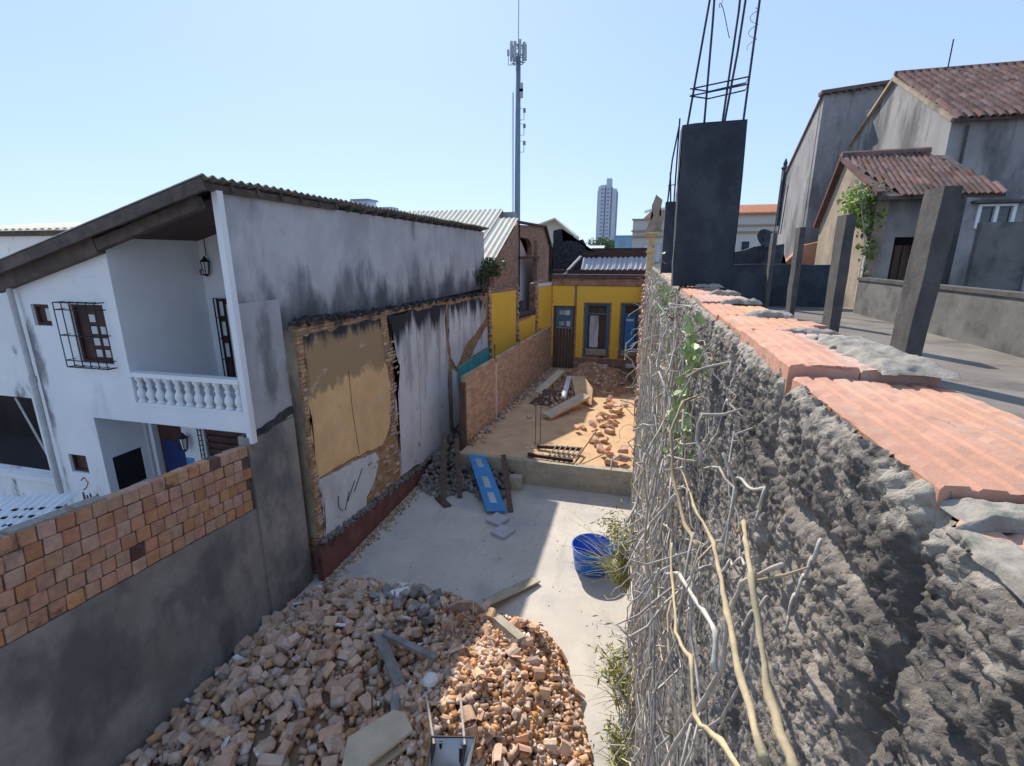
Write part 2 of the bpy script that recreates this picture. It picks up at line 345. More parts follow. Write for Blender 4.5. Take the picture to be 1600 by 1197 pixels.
def lathe(bm, prof, c, n=12):
    rings = [[bm.verts.new((c[0]+r*math.cos(2*math.pi*k/n), c[1]+r*math.sin(2*math.pi*k/n), c[2]+z)) for k in range(n)] for r, z in prof]
    for a, b in zip(rings, rings[1:]):
        for k in range(n): bm.faces.new((a[k], a[(k+1) % n], b[(k+1) % n], b[k]))
    bm.faces.new(rings[0][::-1]); bm.faces.new(rings[-1])
def prism(bm, poly, vec):
    vec = Vector(vec); a = [bm.verts.new(p) for p in poly]; b = [bm.verts.new(Vector(p)+vec) for p in poly]
    n = len(poly); fs = [bm.faces.new(a), bm.faces.new(b[::-1])]
    for i in range(n): bm.faces.new((a[i], b[i], b[(i+1) % n], a[(i+1) % n]))
    bmesh.ops.triangulate(bm, faces=fs)
def ragged(poly, step=.12, amp=.05, seed=0):
    """subdivide a 2-D outline and push it about with noise, like a broken plaster edge"""
    out = []; n = len(poly)
    for i in range(n):
        a = Vector(poly[i]); b = Vector(poly[(i+1) % n]); L = (b-a).length; k = max(1, int(L/step))
        nn = Vector((-(b-a).y, (b-a).x)).normalized()
        for j in range(k):
            p = a+(b-a)*(j/k)
            q = Vector((p.x*3.1+seed, p.y*3.1, seed*.7)); q2 = q*3.3
            out.append(p+nn*(amp*(noise.noise(q)+.6*noise.noise(q2))))
    return out
def wall_x(bm, x0, x1, poly_yz):  # prism standing in the YZ plane
    prism(bm, [(x0, y, z) for y, z in poly_yz], (x1-x0, 0, 0))
def panel_holes(bm, u0, u1, z0, z1, holes, f):
    """wall in (u,z) with rectangular holes; f(u0,u1,z0,z1) adds a box"""
    us = sorted({u0, u1, *[v for h in holes for v in h[:2] if u0 < v < u1]})
    for a, b in zip(us, us[1:]):
        m = (a+b)/2; hs = sorted([(h[2], h[3]) for h in holes if h[0] < m < h[1]])
        z = z0
        for h0, h1 in hs:
            h1 = min(h1, z1)
            if h0 >= z1: continue
            if h0 > z: f(a, b, z, h0)
            z = h1
        if z < z1: f(a, b, z, z1)
def corr(bm, o, u, v, n, width, length, pitch=.18, amp=.025, th=.012, seg=6):
    """corrugated sheet: waves across u, running along v"""
    o, u, v, n = Vector(o), Vector(u), Vector(v), Vector(n)
    k = max(4, int(width/pitch*seg)); top = []; bot = []
    for i in range(k+1):
        a = width*i/k; h = amp*math.sin(2*math.pi*a/pitch)
        for t, lst in ((th, top), (0, bot)):
            p = o+u*a+n*(h+t); lst.append((bm.verts.new(p), bm.verts.new(p+v*length)))
    for i in range(k):
        for l, fl in ((top, 0), (bot, 1)):
            q = (l[i][0], l[i][1], l[i+1][1], l[i+1][0]); bm.faces.new(q if not fl else q[::-1])
        bm.faces.new((top[i][0], top[i+1][0], bot[i+1][0], bot[i][0])); bm.faces.new((top[i][1], bot[i][1], bot[i+1][1], top[i+1][1]))
    bm.faces.new((top[0][0], bot[0][0], bot[0][1], top[0][1])); bm.faces.new((top[k][0], top[k][1], bot[k][1], bot[k][0]))
def brick_mesh(name, sx, sy, sz, jit, mat, seed, bev=.006):
    rr = random.Random(seed); bm = B()
    for v in box(bm, -sx/2, sx/2, -sy/2, sy/2, -sz/2, sz/2):
        v.co += Vector((rr.uniform(-jit, jit), rr.uniform(-jit, jit), rr.uniform(-jit, jit)))
    if bev: bmesh.ops.bevel(bm, geom=bm.edges[:], offset=bev, segments=1, affect='EDGES')
    me = bpy.data.meshes.new(name); bmesh.ops.recalc_face_normals(bm, faces=bm.faces); bm.to_mesh(me); bm.free(); me.materials.append(MAT[mat]); return me
def rotm(n):
    """n random rotation matrices"""
    q = RNG.normal(size=(n, 4)); q /= np.linalg.norm(q, axis=1)[:, None]; w_, x, y, z = q.T
    return np.stack([np.stack([1-2*(y*y+z*z), 2*(x*y-z*w_), 2*(x*z+y*w_)], 1), np.stack([2*(x*y+z*w_), 1-2*(x*x+z*z), 2*(y*z-x*w_)], 1),
                     np.stack([2*(x*z-y*w_), 2*(y*z+x*w_), 1-2*(x*x+y*y)], 1)], 1)
CUBE = np.array([[-1, -1, -1], [1, -1, -1], [1, 1, -1], [-1, 1, -1], [-1, -1, 1], [1, -1, 1], [1, 1, 1], [-1, 1, 1]], float)/2
CF = np.array([[0, 3, 2, 1], [4, 5, 6, 7], [0, 1, 5, 4], [1, 2, 6, 5], [2, 3, 7, 6], [3, 0, 4, 7]])
def chunks(P, size, name, mat, parent=None, jit=.28):
    """many broken lumps in one mesh; P (n,3) centres, size (n,3)"""
    n = len(P); V = CUBE[None]*size[:, None, :]*(1+RNG.uniform(-jit, jit, (n, 8, 3)))
    V = np.einsum('nij,nkj->nki', rotm(n), V)+P[:, None, :]
    F = (CF[None]+8*np.arange(n)[:, None, None]).reshape(-1, 4)
    return mesh_np(name, V.reshape(-1, 3), F, mat, parent)
def leaves(P, size, name, mat, parent=None, aspect=.55, droop=0):
    n = len(P); size = np.broadcast_to(size, (n,))
    base = np.array([[-.5, 0, 0], [0, -aspect/2, .08], [.5, 0, 0], [0, aspect/2, .08]])
    V = base[None]*size[:, None, None]; V = np.einsum('nij,nkj->nki', rotm(n), V)+P[:, None, :]
    F = (np.array([[0, 1, 2, 3]])[None]+4*np.arange(n)[:, None, None]).reshape(-1, 4)
    return mesh_np(name, V.reshape(-1, 3), F, mat, parent)
def blob(n, c, r, shell=.55):
    """points in an ellipsoid with clumps"""
    d = RNG.normal(size=(n, 3)); d /= np.linalg.norm(d, axis=1)[:, None]
    rad = shell+(1-shell)*RNG.random(n)
    return np.array(c)+d*rad[:, None]*np.array(r)
def vnoise(x, y, seed=0):
    """smooth value noise on arrays"""
    xi = np.floor(x).astype(np.int64); yi = np.floor(y).astype(np.int64); xf = x-xi; yf = y-yi
    def h(a, b):
        k = (a*374761393+b*668265263+seed*1442695041) & 0x7fffffff
        k = ((k ^ (k >> 13))*1274126177) & 0x7fffffff
        return ((k ^ (k >> 16)) & 0xffff)/65535.0
    u = xf*xf*(3-2*xf); v = yf*yf*(3-2*yf)
    return (h(xi, yi)*(1-u)+h(xi+1, yi)*u)*(1-v)+(h(xi, yi+1)*(1-u)+h(xi+1, yi+1)*u)*v
def fbm(x, y, oct=4, seed=0, lac=2.1, gain=.5):
    a = 1.0; s = 0; t = 0
    for i in range(oct):
        s = s+a*vnoise(x, y, seed+i*17); t += a; x = x*lac+13.7; y = y*lac+7.1; a *= gain
    return s/t
def grid_faces(nu, nv):
    i = np.arange(nu-1)[:, None]*nv+np.arange(nv-1)[None]
    return np.stack([i, i+nv, i+nv+1, i+1], -1).reshape(-1, 4)
def structure(name, bm, mat):
    o = obj(name, bm, mat); o['kind'] = 'structure'; return o

G = -6.5    # yard level
# ================================================================== SETTING
bm = B(); box(bm, -1800, 1800, -300, 4000, G-.6, G-.5); structure('ground', bm, 'city')
bm = B(); box(bm, -6.3, .6, -3, 19.5, G-.3, G); structure('yard_floor', bm, 'yard')
bm = B(); box(bm, -30, -6.3, -3, 6.4, G-.3, G+.02); structure('side_yard_ground', bm, 'yard')
# raised floor of the roofless room
SLAB = -5.8
bm = B(); prism(bm, [(-4.95, 13.0, G+.002), (.34, 12.93, G+.002), (.34, 25.2, G+.002), (-4.25, 25.2, G+.002)], (0, 0, SLAB-G-.002))
structure('raised_room_floor', bm, 'sand')
bm = B(); prism(bm, [(-4.95, 12.83, G+.003), (.34, 12.75, G+.003), (.34, 12.95, G+.003), (-4.95, 13.03, G+.003)], (0, 0, SLAB-G+.035))
structure('floor_kerb', bm, 'curb')
bm = B(); box(bm, .64, 5.2, -3, 11.2, -1.25, -1.0); structure('terrace_floor', bm, 'terrace')
bm = B(); box(bm, .64, 30, -3, 30, G-.4, -1.26); structure('right_block_terrain', bm, 'parapet')

# ================================================================== LEFT BOUNDARY WALL with the brick band
BW = thing('boundary_wall', 'stained grey yard wall topped by a band of bare orange bricks, left foreground', 'wall', (-6.25, 3.5, G))
def bz(y): return -2.80-.082*(y-3)             # top of the band
bm = B(); wall_x(bm, -6.34, -6.165, [(-2.5, G), (6.28, G), (6.28, bz(6.28)-1.16), (-2.5, bz(-2.5)-1.16)])
obj('rendered_base', bm, 'dark_render', BW)
bm = B(); wall_x(bm, -6.325, -6.178, [(-2.5, bz(-2.5)-1.16), (6.28, bz(6.28)-1.16), (6.28, bz(6.28)-.02), (-2.5, bz(-2.5)-.02)])
obj('mortar_bed', bm, 'mortar_dark', BW)
bms = [brick_mesh('brick', .15, .180, .182, .006, 'clay_wall_brick' if k < 24 else 'burnt_brick', k, .014) for k in range(25)]
SL = math.atan(-.082)
for r in range(6):
    y = .4+(r % 2)*.093
    while y < 6.22:
        ln = random.uniform(.92, 1.06)
        if y+.085 < 6.275:
            place('brick', random.choice(bms), BW, (-6.233+random.uniform(-.006, .010), y, bz(y)-.095-r*.192+random.uniform(-.003, .003)), (SL+random.uniform(-.012, .012), 0, random.uniform(-.02, .02)), (1, ln, 1))
        y += .187*ln+.002
bm = B()
for y0, y1 in ((1.9, 2.5), (2.54, 3.0), (3.06, 3.62), (3.7, 4.02)):
    prism(bm, [(-6.33, y0, bz(y0)-.008), (-6.165, y0, bz(y0)-.008), (-6.165, y1, bz(y1)-.008), (-6.33, y1, bz(y1)-.008)], (0, 0, .03))
obj('sunlit_edge_coping', bm, 'mortar_cap', BW)  # coping pieces kept to the sunlit stretch, sunlight put in as pale cement

# ================================================================== WHITE HOUSE on the left
WH = thing('white_house', 'two storey white house with balustraded balcony and sloping corrugated roof', 'house', (-8.4, 8, G))
FY = 6.3
def fbox(y0, y1):
    return lambda a, b, c, d: box(bm, a, b, y0, y1, c, d)
bm = B()
holesF = [(-8.42, -6.06, -1.97, 1.5), (-8.42, -6.06, -2.52, -1.98), (-9.5, -6.06, G+.1, -2.86),
          (-10.39, -9.97, -1.2, -.82), (-9.50, -8.73, -1.83, -.80), (-10.37, -9.93, -4.03, -3.66)]
panel_holes(bm, -10.62, -8.42, G, -.34, holesF, fbox(FY, FY+.16))
panel_holes(bm, -8.42, -6.17, G, -2.53, holesF, fbox(FY, FY+.16))
# raking top piece under the roof
prism(bm, [(-10.62, FY, -.339), (-8.42, FY, -.339), (-8.42, FY, .24), (-10.62, FY, -.335)], (0, .16, 0))
obj('facade', bm, 'white_wall', WH)
bm = B(); box(bm, -6.165, -6.06, FY-.01, FY+.10, -3.04, .93); obj('corner_post', bm, 'white_wall', WH)
# recess walls
bm = B()
box(bm, -8.58, -8.42, FY+.162, 8.1, -2.52, .55); box(bm, -8.42, -6.27, 8.1, 8.25, -2.6, .95)
obj('balcony_recess', bm, 'white_wall', WH)
bm = B(); box(bm, -8.42, -6.27, FY+.162, 8.1, -2.84, -2.525); obj('balcony_floor', bm, 'white_wall', WH)
bm = B()
panel_holes(bm, FY+.162, 7.16, G, -2.87, [(6.46, 7.04, -4.42, -3.72)], lambda a, b, c, d: box(bm, -9.66, -9.5, a, b, c, d))
panel_holes(bm, -9.5, -6.27, G, -2.87, [(-9.22, -8.56, G+.1, -3.12), (-8.02, -6.9, -4.6, -3.22)], lambda a, b, c, d: box(bm, a, b, 7.16, 7.3, c, d))
box(bm, -9.66, -8.43, FY+.162, 7.3, -2.868, -2.53)
obj('porch_recess', bm, 'white_wall', WH)
bm = B(); box(bm, -9.9, -6.27, 7.45, 7.5, G, -2.6); box(bm, -9.9, -9.8, 6.3+.2, 7.4, G, -2.6); obj('dark_interior', bm, 'void', WH)
# long grey side wall facing the yard, with a big gable profile
bm = B()
panel_holes(bm, FY+.101, 19.6, -1.30, .93, [(17.35, 17.62, -.78, -.55), (18.05, 18.32, -.78, -.55)], lambda a, b, c, d: box(bm, -6.27, -6.165, a, b, c, d))
obj('side_wall', bm, 'grey_side', WH)
bm = B(); box(bm, -6.40, -6.28, 17.2, 18.5, -.9, -.45); obj('vent_recess', bm, 'void', WH)
for y in (17.35, 18.05):
    bm = B()
    for k in range(3): box(bm, -6.26, -6.18, y+.05+k*.07, y+.075+k*.07, -.78, -.55)
    obj('vent_block', bm, 'grey_pier', WH)
bm = B(); box(bm, -6.30, -6.15, FY+.101, 7.42, -2.92, -.74); obj('side_pier', bm, 'grey_pier', WH)
bm = B(); box(bm, -6.34, -6.13, 6.281, 7.42, G, -2.93)
obj('lower_pier', bm, 'dark_render', WH)
bm = B()   # broken ledge
prism(bm, [(-6.12, p.x, p.y) for p in ragged([(6.3, -3.02), (6.3, -2.90), (7.41, -2.72), (7.41, -2.84)], .08, .06, 3)], (-.1, 0, 0))
obj('broken_ledge', bm, 'moss', WH)
bm = B(); box(bm, -12, -6.28, 19.45, 19.6, G, .8); obj('rear_wall', bm, 'grey_side', WH)
bm = B(); box(bm, -10.78, -10.64, FY+.2, 19.4, G, -.5); obj('left_wall', bm, 'white_dirty', WH)
# roof: mono-pitch, high on the yard side
RS = .267; rl = math.hypot(1, RS); rv = Vector((-1/rl, 0, -RS/rl)); rn = Vector((-RS/rl, 0, 1/rl))
RT = Vector((-5.98, 5.97, 1.085))
bm = B(); corr(bm, (0, 0, 0), (0, 1, 0), rv, rn, 1.06, 5.2, .177, .026, .010)
me_sheet = bpy.data.meshes.new('roof_sheet'); bm.to_mesh(me_sheet); bm.free(); me_sheet.materials.append(MAT['fibre'])
def roofpt(x, dz=0): return 1.085+(x+5.98)*RS+dz
roof = obj('roof', (lambda b: (beam(b, (-6.0, 6.0, roofpt(-6.0, -.10)), (-11.2, 6.0, roofpt(-11.2, -.10)), .05, .17), b)[1])(B()), 'roof_wood', WH)
for k in range(13):
    place('roof_sheet', me_sheet, roof, RT+Vector((0, k*1.062, .012*(k % 2))), (0, 0, 0))
# barge board, rafters, purlins, soffit
def roofpt(x, dz=0): return 1.085+(x+5.98)*RS+dz
bm = B(); beam(bm, (-6.3, 6.215, roofpt(-6.3, -.24)), (-8.40, 6.215, roofpt(-8.40, -.27)), .12, .17); beam(bm, (-8.42, 6.215, roofpt(-8.42, -.25)), (-11.0, 6.215, roofpt(-11.0, -.25)), .14, .28); obj('front_rafter', bm, 'roof_wood', roof)
for x in (-6.12, -7.2, -8.3, -9.4, -10.4):
    bm = B(); beam(bm, (x, 6.03, roofpt(x, -.085)), (x, 9.4, roofpt(x, -.085)), .07, .10, (0, 0, 1)); obj('purlin', bm, 'roof_wood', roof)
bm = B(); prism(bm, [(-6.28, 6.47, roofpt(-6.28, -.15)), (-6.28, 8.1, roofpt(-6.28, -.15)), (-10.6, 8.1, roofpt(-10.6, -.15)), (-10.6, 6.47, roofpt(-10.6, -.15))], (0, 0, .03)); obj('soffit', bm, 'dark_wood', roof)
for k in range(24):
    y = 6.6+k*.54; bm = B(); beam(bm, (-6.05, y, roofpt(-6.05, -.075)), (-6.3, y, roofpt(-6.3, -.075)), .06, .10); obj('rafter_end', bm, 'roof_wood', roof)
# balustrade
RL = obj('balcony_railing', (lambda b: (box(b, -8.419, -6.166, FY-.03, FY+.13, -2.02, -1.94), box(b, -8.419, -6.166, FY-.015, FY+.155, -2.53, -2.485), b)[2])(B()), 'white_wall', WH)
prof = [(.070, 0), (.070, .04), (.042, .055), (.062, .09), (.076, .14), (.068, .19), (.036, .25), (.036, .27), (.056, .31), (.036, .345), (.046, .38), (.070, .42), (.070, .465)]
bm = B(); lathe(bm, prof, (0, 0, 0), 12); me_bal = bpy.data.meshes.new('baluster')
for f in bm.faces: f.smooth = True
bm.to_mesh(me_bal); bm.free(); me_bal.materials.append(MAT['white_wall'])
for k in range(11): place('baluster', me_bal, RL, (-8.32+k*.205, FY+.06, -2.485))
# windows
def window_front(x0, x1, z0, z1, cols, rows, pale=()):
    f = obj('window', (lambda b: (box(b, x0, x0+.05, FY+.05, FY+.11, z0, z1), box(b, x1-.05, x1, FY+.05, FY+.11, z0, z1), box(b, x0+.05, x1-.05, FY+.05, FY+.11, z1-.05, z1), box(b, x0+.05, x1-.05, FY+.05, FY+.11, z0, z0+.05), b)[4])(B()), 'dark_wood', WH)
    bm = B(); box(bm, x0+.05, x1-.05, FY+.085, FY+.10, z0+.05, z1-.05); obj('shutter', bm, 'dark_wood', f)
    for a, b_, c, d in pale:
        bm = B(); box(bm, a, b_, FY+.075, FY+.084, c, d); obj('pane', bm, 'pane_pale', f)
    return f
window_front(-10.39, -9.97, -1.2, -.82, 1, 1, [(-10.18, -10.08, -1.12, -.90)])
pp = []
for r in range(4):
    z = -.98-r*.205
    pp.append((-9.20, -9.06, z-.13, z))
    if r: pp.append((-8.98, -8.87, z-.13, z))
W1 = window_front(-9.50, -8.73, -1.83, -.80, 2, 4, pp)
window_front(-10.37, -9.93, -4.03, -3.66, 1, 1)
bm = B()   # protruding grille
gx0, gx1, gz0, gz1, gy = -9.60, -8.68, -1.88, -.76, FY-.16
for k in range(6): x = gx0+(gx1-gx0)*k/5; tube(bm, [(x, FY, gz1), (x, gy, gz1), (x, gy, gz0), (x, FY, gz0)], .009, 4)
for z in (gz0, gz0+.12, (gz0+gz1)/2, gz1-.12, gz1): tube(bm, [(gx0, FY, z), (gx0, gy, z), (gx1, gy, z), (gx1, FY, z)], .009, 4)
for k in range(9):
    x = gx0+.05+k*.1; tube(bm, [(x, FY, gz0), (x, gy, gz0)], .006, 4); tube(bm, [(x, FY, gz1), (x, gy, gz1)], .006, 4)
obj('grille', bm, 'iron', W1)
# balcony door with grille on the recess wall
bm = B(); box(bm, -8.16, -7.3, 8.06, 8.098, -2.5, -.84); D1 = obj('balcony_door', bm, 'dark_wood', WH)
bm = B()
for x in (-8.18, -8.10, -7.95, -7.8, -7.65): tube(bm, [(x, 8.02, -2.5), (x, 8.02, -.82)], .013, 4)
for z in (-.82, -1.2, -1.62, -2.05, -2.48): tube(bm, [(-8.18, 8.02, z), (-7.4, 8.02, z)], .012, 4)
obj('grille', bm, 'iron', D1)
for z0 in (-1.16, -1.56, -2.0):
    bm = B(); box(bm, -8.08, -7.98, 8.045, 8.058, z0, z0+.28); obj('pane', bm, 'pane_pale', D1)
# porch openings
bm = B(); box(bm, -9.58, -9.53, 6.46, 7.04, -4.42, -3.72); obj('side_window', bm, 'void', WH)
bm = B(); box(bm, -9.22, -8.56, 7.22, 7.27, G+.1, -3.12); DD = obj('blue_door', bm, 'dark_wood', WH)
MAT['navy'] = M('navy_paint', (.02, .04, .14), .2, 3, rough=.5)
bm = B(); box(bm, -9.14, -8.60, 7.205, 7.218, -6.2, -3.6); obj('door_panel', bm, 'navy', DD)
bm = B(); box(bm, -8.545, -8.36, 7.148, 7.158, -4.8, -3.9); obj('blue_splash', bm, 'blue_door', WH)
bm = B(); box(bm, -9.30, -9.22, 7.10, 7.158, G+.1, -3.0); obj('door_jamb', bm, 'white_wall', DD)
bm = B(); tube(bm, [(-9.36, 7.10, -2.88), (-9.36, 7.10, -6.3)], .022, 6); obj('thin_pipe', bm, 'pipe', WH)
bm = B(); box(bm, -8.02, -6.9, 7.22, 7.25, -4.6, -3.22); W2 = obj('porch_window', bm, 'dark_wood', WH)
for k in range(9):
    bm = B(); box(bm, -8.0, -6.92, 7.185, 7.215, -3.33-k*.14, -3.25-k*.14); obj('slat', bm, 'dark_wood', W2)
bm = B()
for x in (-8.12, -8.04): tube(bm, [(x, 7.12, -4.6), (x, 7.12, -3.15)], .010, 4)
for k in range(14): tube(bm, [(-8.12, 7.12, -3.18-k*.1), (-8.04, 7.12, -3.18-k*.1)], .009, 4)
obj('grille', bm, 'iron', W2)
def lantern(c):
    bm = B(); x, y, z = c
    tube(bm, [(x-.18, y+.14, z-.02), (x-.20, y+.02, z-.09), (x-.13, y-.02, z-.15), (x-.03, y-.02, z-.17)], .012, 5)
    lathe(bm, [(.012, .20), (.02, .17), (.085, .10), (.092, .09), (.075, .085)][::-1], (x, y-.02, z), 6)
    lathe(bm, [(.05, -.155), (.045, -.14), (.02, -.19)][::-1], (x, y-.02, z), 6)
    for k in range(6):
        a = k*math.pi/3; tube(bm, [(x+.075*math.cos(a), y-.02+.075*math.sin(a), z+.088), (x+.047*math.cos(a), y-.02+.047*math.sin(a), z-.14)], .007, 4)
    o = obj('wall_lantern', bm, 'iron', WH)
    bm = B(); lathe(bm, [(.042, -.138), (.068, .083)], (x, y-.02, z), 6); obj('lamp_glass', bm, 'lamp_glass', o)
lantern((-8.22, 8.02, -.20)); lantern((-8.40, 7.06, -3.52))
bm = B(); tube(bm, [(-8.22, 8.05, .0), (-8.22, 8.06, .55)], .008, 4); obj('lamp_wire', bm, 'iron', WH)
bm = B(); box(bm, -8.56, -8.50, 8.07, 8.099, -1.04, -.98); obj('socket_box', bm, 'iron', WH)
# drain pipe
bm = B(); tube(bm, [(-10.64, 6.2, -.42), (-10.66, 6.22, -2.2)], .045, 8); tube(bm, [(-10.66, 6.22, -2.2), (-10.70, 6.22, -5.2), (-10.6, 6.2, G+.1)], .05, 8)
lathe(bm, [(.06, 0), (.06, .12)], (-10.66, 6.22, -2.26), 8); obj('drain_pipe', bm, 'pipe', WH)
bm = B()
def stroke(bm, pts, mk, wd=.02):
    for a, b_ in zip(pts, pts[1:]): beam(bm, mk(*a), mk(*b_), wd, .004, (0, 1, 0))
fm = lambda u, z: (u, FY-.002, z)
stroke(bm, [(-10.2, -4.2), (-10.1, -4.12), (-10.02, -4.22), (-10.1, -4.34), (-10.2, -4.4)], fm)
for k in range(7): stroke(bm, [(-10.25+k*.09, -4.75), (-10.22+k*.09, -4.45-.05*(k % 2)), (-10.17+k*.09, -4.72)], fm, .035)
obj('scrawl', bm, 'graffiti', WH)

# neighbour further left
LB = thing('left_building', 'dirty white building with a wide dark opening beside the drain pipe', 'building', (-13, 7, G))
bm = B()
panel_holes(bm, -19, -10.72, G, -.35, [(-16, -11.22, -4.30, -2.66)], lambda a, b, c, d: box(bm, a, b, 6.45, 6.62, c, d))
obj('wall', bm, 'white_dirty', LB)
bm = B(); box(bm, -18, -10.9, 8.2, 8.3, G, -1.5); box(bm, -18, -10.9, 6.7, 8.1, -4.4, -4.34); obj('dark_room', bm, 'void', LB)
bm = B(); tube(bm, [(-11.75, 6.5, -2.7), (-11.3, 6.6, -4.28)], .02, 5); obj('leaning_rod', bm, 'pipe', LB)
bm = B(); box(bm, -16.0, -11.0, 6.38, 6.66, -4.42, -4.31); obj('sill', bm, 'white_dirty', LB)
bm = B(); box(bm, -20, -12.2, 10.3, 10.5, -4, .62); obj('rear_wall', bm, 'white_dirty', LB)
rf = obj('roof', (lambda b: (beam(b, (-20, 10.25, .60), (-12.2, 10.25, .60), .10, .14), b)[1])(B()), 'roof_wood', LB)
sl = math.atan(.10)
bm = B(); corr(bm, (0, 0, 0), (1, 0, 0), (0, math.cos(.12), math.sin(.12)), (0, -math.sin(.12), math.cos(.12)), 1.05, 3.2, .26, .03, .01)
me_l = bpy.data.meshes.new('roof_sheet'); bm.to_mesh(me_l); bm.free(); me_l.materials.append(MAT['fibre_pale'])
for k in range(8): place('roof_sheet', me_l, rf, (-20+k*1.05, 9.9, .68))
AW = thing('sheet_awning', 'small white perforated sheet awning just behind the brick wall, far left', 'awning', (-8.8, 4.3, -3.75))
bm = B(); corr(bm, (-9.9, 3.55, -3.80), (.93, .36, 0), Vector((-.34, .9, .12)).normalized(), (0, 0, 1), 1.9, 1.0, .12, .014, .008); obj('white_sheet', bm, 'tin', AW)
bm = B()
for k in range(9):
    for j in range(3):
        p = Vector((-9.8, 3.7, -3.776))+Vector((.93, .36, 0))*(.12+k*.2)+Vector((-.34, .9, .12))*(.12+.2*j); rbox(bm, p, (.10, .05, .014), (0, 0, .37))
obj('slot', bm, 'void', AW)
bm = B()
for x, y in ((-9.7, 3.8), (-8.3, 4.35)): tube(bm, [(x, y, -3.82), (x, y, G)], .03, 6)
obj('post', bm, 'pipe', AW)

# ================================================================== RUINED PARTY WALL, left side of the yard
RW = thing('ruined_wall', 'tall ruined masonry wall with peeling ochre and white plaster', 'wall', (-6.1, 11, G))
TOPL = [(7.6, -1.18), (8.2, -1.15), (9.3, -1.22), (10.6, -1.28), (12, -1.30), (13.6, -1.33), (15, -1.36), (16.5, -1.38), (18, -1.42), (19.6, -1.48)]
top2 = []
for (a, za), (b_, zb) in zip(TOPL, TOPL[1:]):
    for j in range(8):
        y = a+(b_-a)*j/8; top2.append((y, za+(zb-za)*j/8+.05*noise.noise(Vector((y*2.3, 0, 0)))))
top2.append(TOPL[-1])
bm = B(); wall_x(bm, -6.34, -6.02, [(7.62, G), (19.6, G)]+top2[::-1]); obj('masonry_core', bm, 'adobe', RW)
bm = B(); box(bm, -6.36, -6.06, 7.585, 7.618, -5.6, -1.25)
obj('end_plaster', bm, 'warm_stucco', RW)
def patch(name, poly, mat, x=-6.02, th=.035, amp=.06, seed=0):
    bm = B(); q = ragged(poly, .10, amp, seed); prism(bm, [(x+.001, p.x, p.y) for p in q], (th, 0, 0)); return obj(name, bm, mat, RW)
patch('ochre_plaster', [(7.78, -1.45), (7.72, -2.6), (7.70, -3.5), (7.78, -4.33), (9.0, -4.42), (10.3, -4.60), (10.72, -4.3), (10.88, -3.2), (10.72, -2.5), (10.62, -1.45)], 'ochre_plaster', seed=1)
patch('white_plaster', [(7.78, -4.42), (9.0, -4.50), (9.95, -4.66), (10.1, -4.85), (9.85, -5.3), (9.45, -5.6), (9.35, -5.98), (8.3, -5.98), (7.8, -5.85)], 'white_plaster', seed=2)
patch('white_plaster', [(11.0, -1.45), (11.15, -2.2), (11.48, -2.8), (11.35, -3.3), (11.08, -3.9), (11.25, -4.6), (11.2, -5.85), (12.6, -6.02), (14.85, -6.2), (14.78, -4.2), (14.92, -3.3), (14.7, -2.2), (14.85, -1.52)], 'white_plaster', seed=3)
patch('white_plaster', [(15.1, -1.55), (15.05, -2.6), (15.2, -3.4), (15.7, -3.75), (16.8, -3.1), (17.8, -2.9), (19.0, -2.5), (19.2, -2.0), (18.4, -1.6)], 'white_plaster', seed=4)
patch('white_plaster', [(15.25, -3.75), (15.75, -3.95), (15.8, -5.9), (15.3, -5.9)], 'white_plaster', seed=5, amp=.04)
patch('white_plaster', [(17.3, -3.72), (18.2, -3.3), (19.35, -2.85), (19.35, -3.72)], 'white_plaster', seed=6, amp=.04)
bm = B(); wall_x(bm, -6.018, -5.975, [(15.85, -3.84), (19.5, -3.78), (19.5, -4.32), (15.85, -4.28)]); obj('turquoise_band', bm, 'turquoise', RW)
bm = B()
for k in range(5): y = 15.9+k*.24; box(bm, -6.01, -5.968, y, y+.03, -4.9, -3.86)
obj('turquoise_drip', bm, 'turquoise', RW)
# cracks, graffiti
bm = B(); fr = lambda y, z: (-5.982, y, z)
def crack(pts, wd):
    for a, b_ in zip(pts, pts[1:]):
        n = 8
        q = [(a[0]+(b_[0]-a[0])*i/n+.025*noise.noise(Vector((i*1.3, a[0], 0))), a[1]+(b_[1]-a[1])*i/n) for i in range(n+1)]
        for p0, p1 in zip(q, q[1:]): beam(bm, fr(*p0), fr(*p1), wd, .004, (1, 0, 0))
crack([(9.1, -2.42), (9.12, -3.4), (9.25, -4.42)], .018); crack([(12.55, -2.0), (12.62, -3.2), (12.5, -5.2)], .012)
obj('crack', bm, 'old_wood', RW)
bm = B()
for pts in ([(8.3, -5.0), (8.28, -5.25), (8.42, -5.42)], [(8.62, -5.3), (8.95, -4.95)], [(8.9, -5.2), (9.3, -4.8)], [(8.5, -5.45), (8.7, -5.1)]):
    stroke(bm, pts, fr, .035)
obj('scrawl', bm, 'graffiti_black', RW)
# plinth and rubble ledge
bm = B(); wall_x(bm, -6.018, -5.90, [(7.45, G), (15.9, G), (15.9, -6.28), (12, -6.1), (7.45, -5.72)]); obj('plinth', bm, 'plinth', RW)
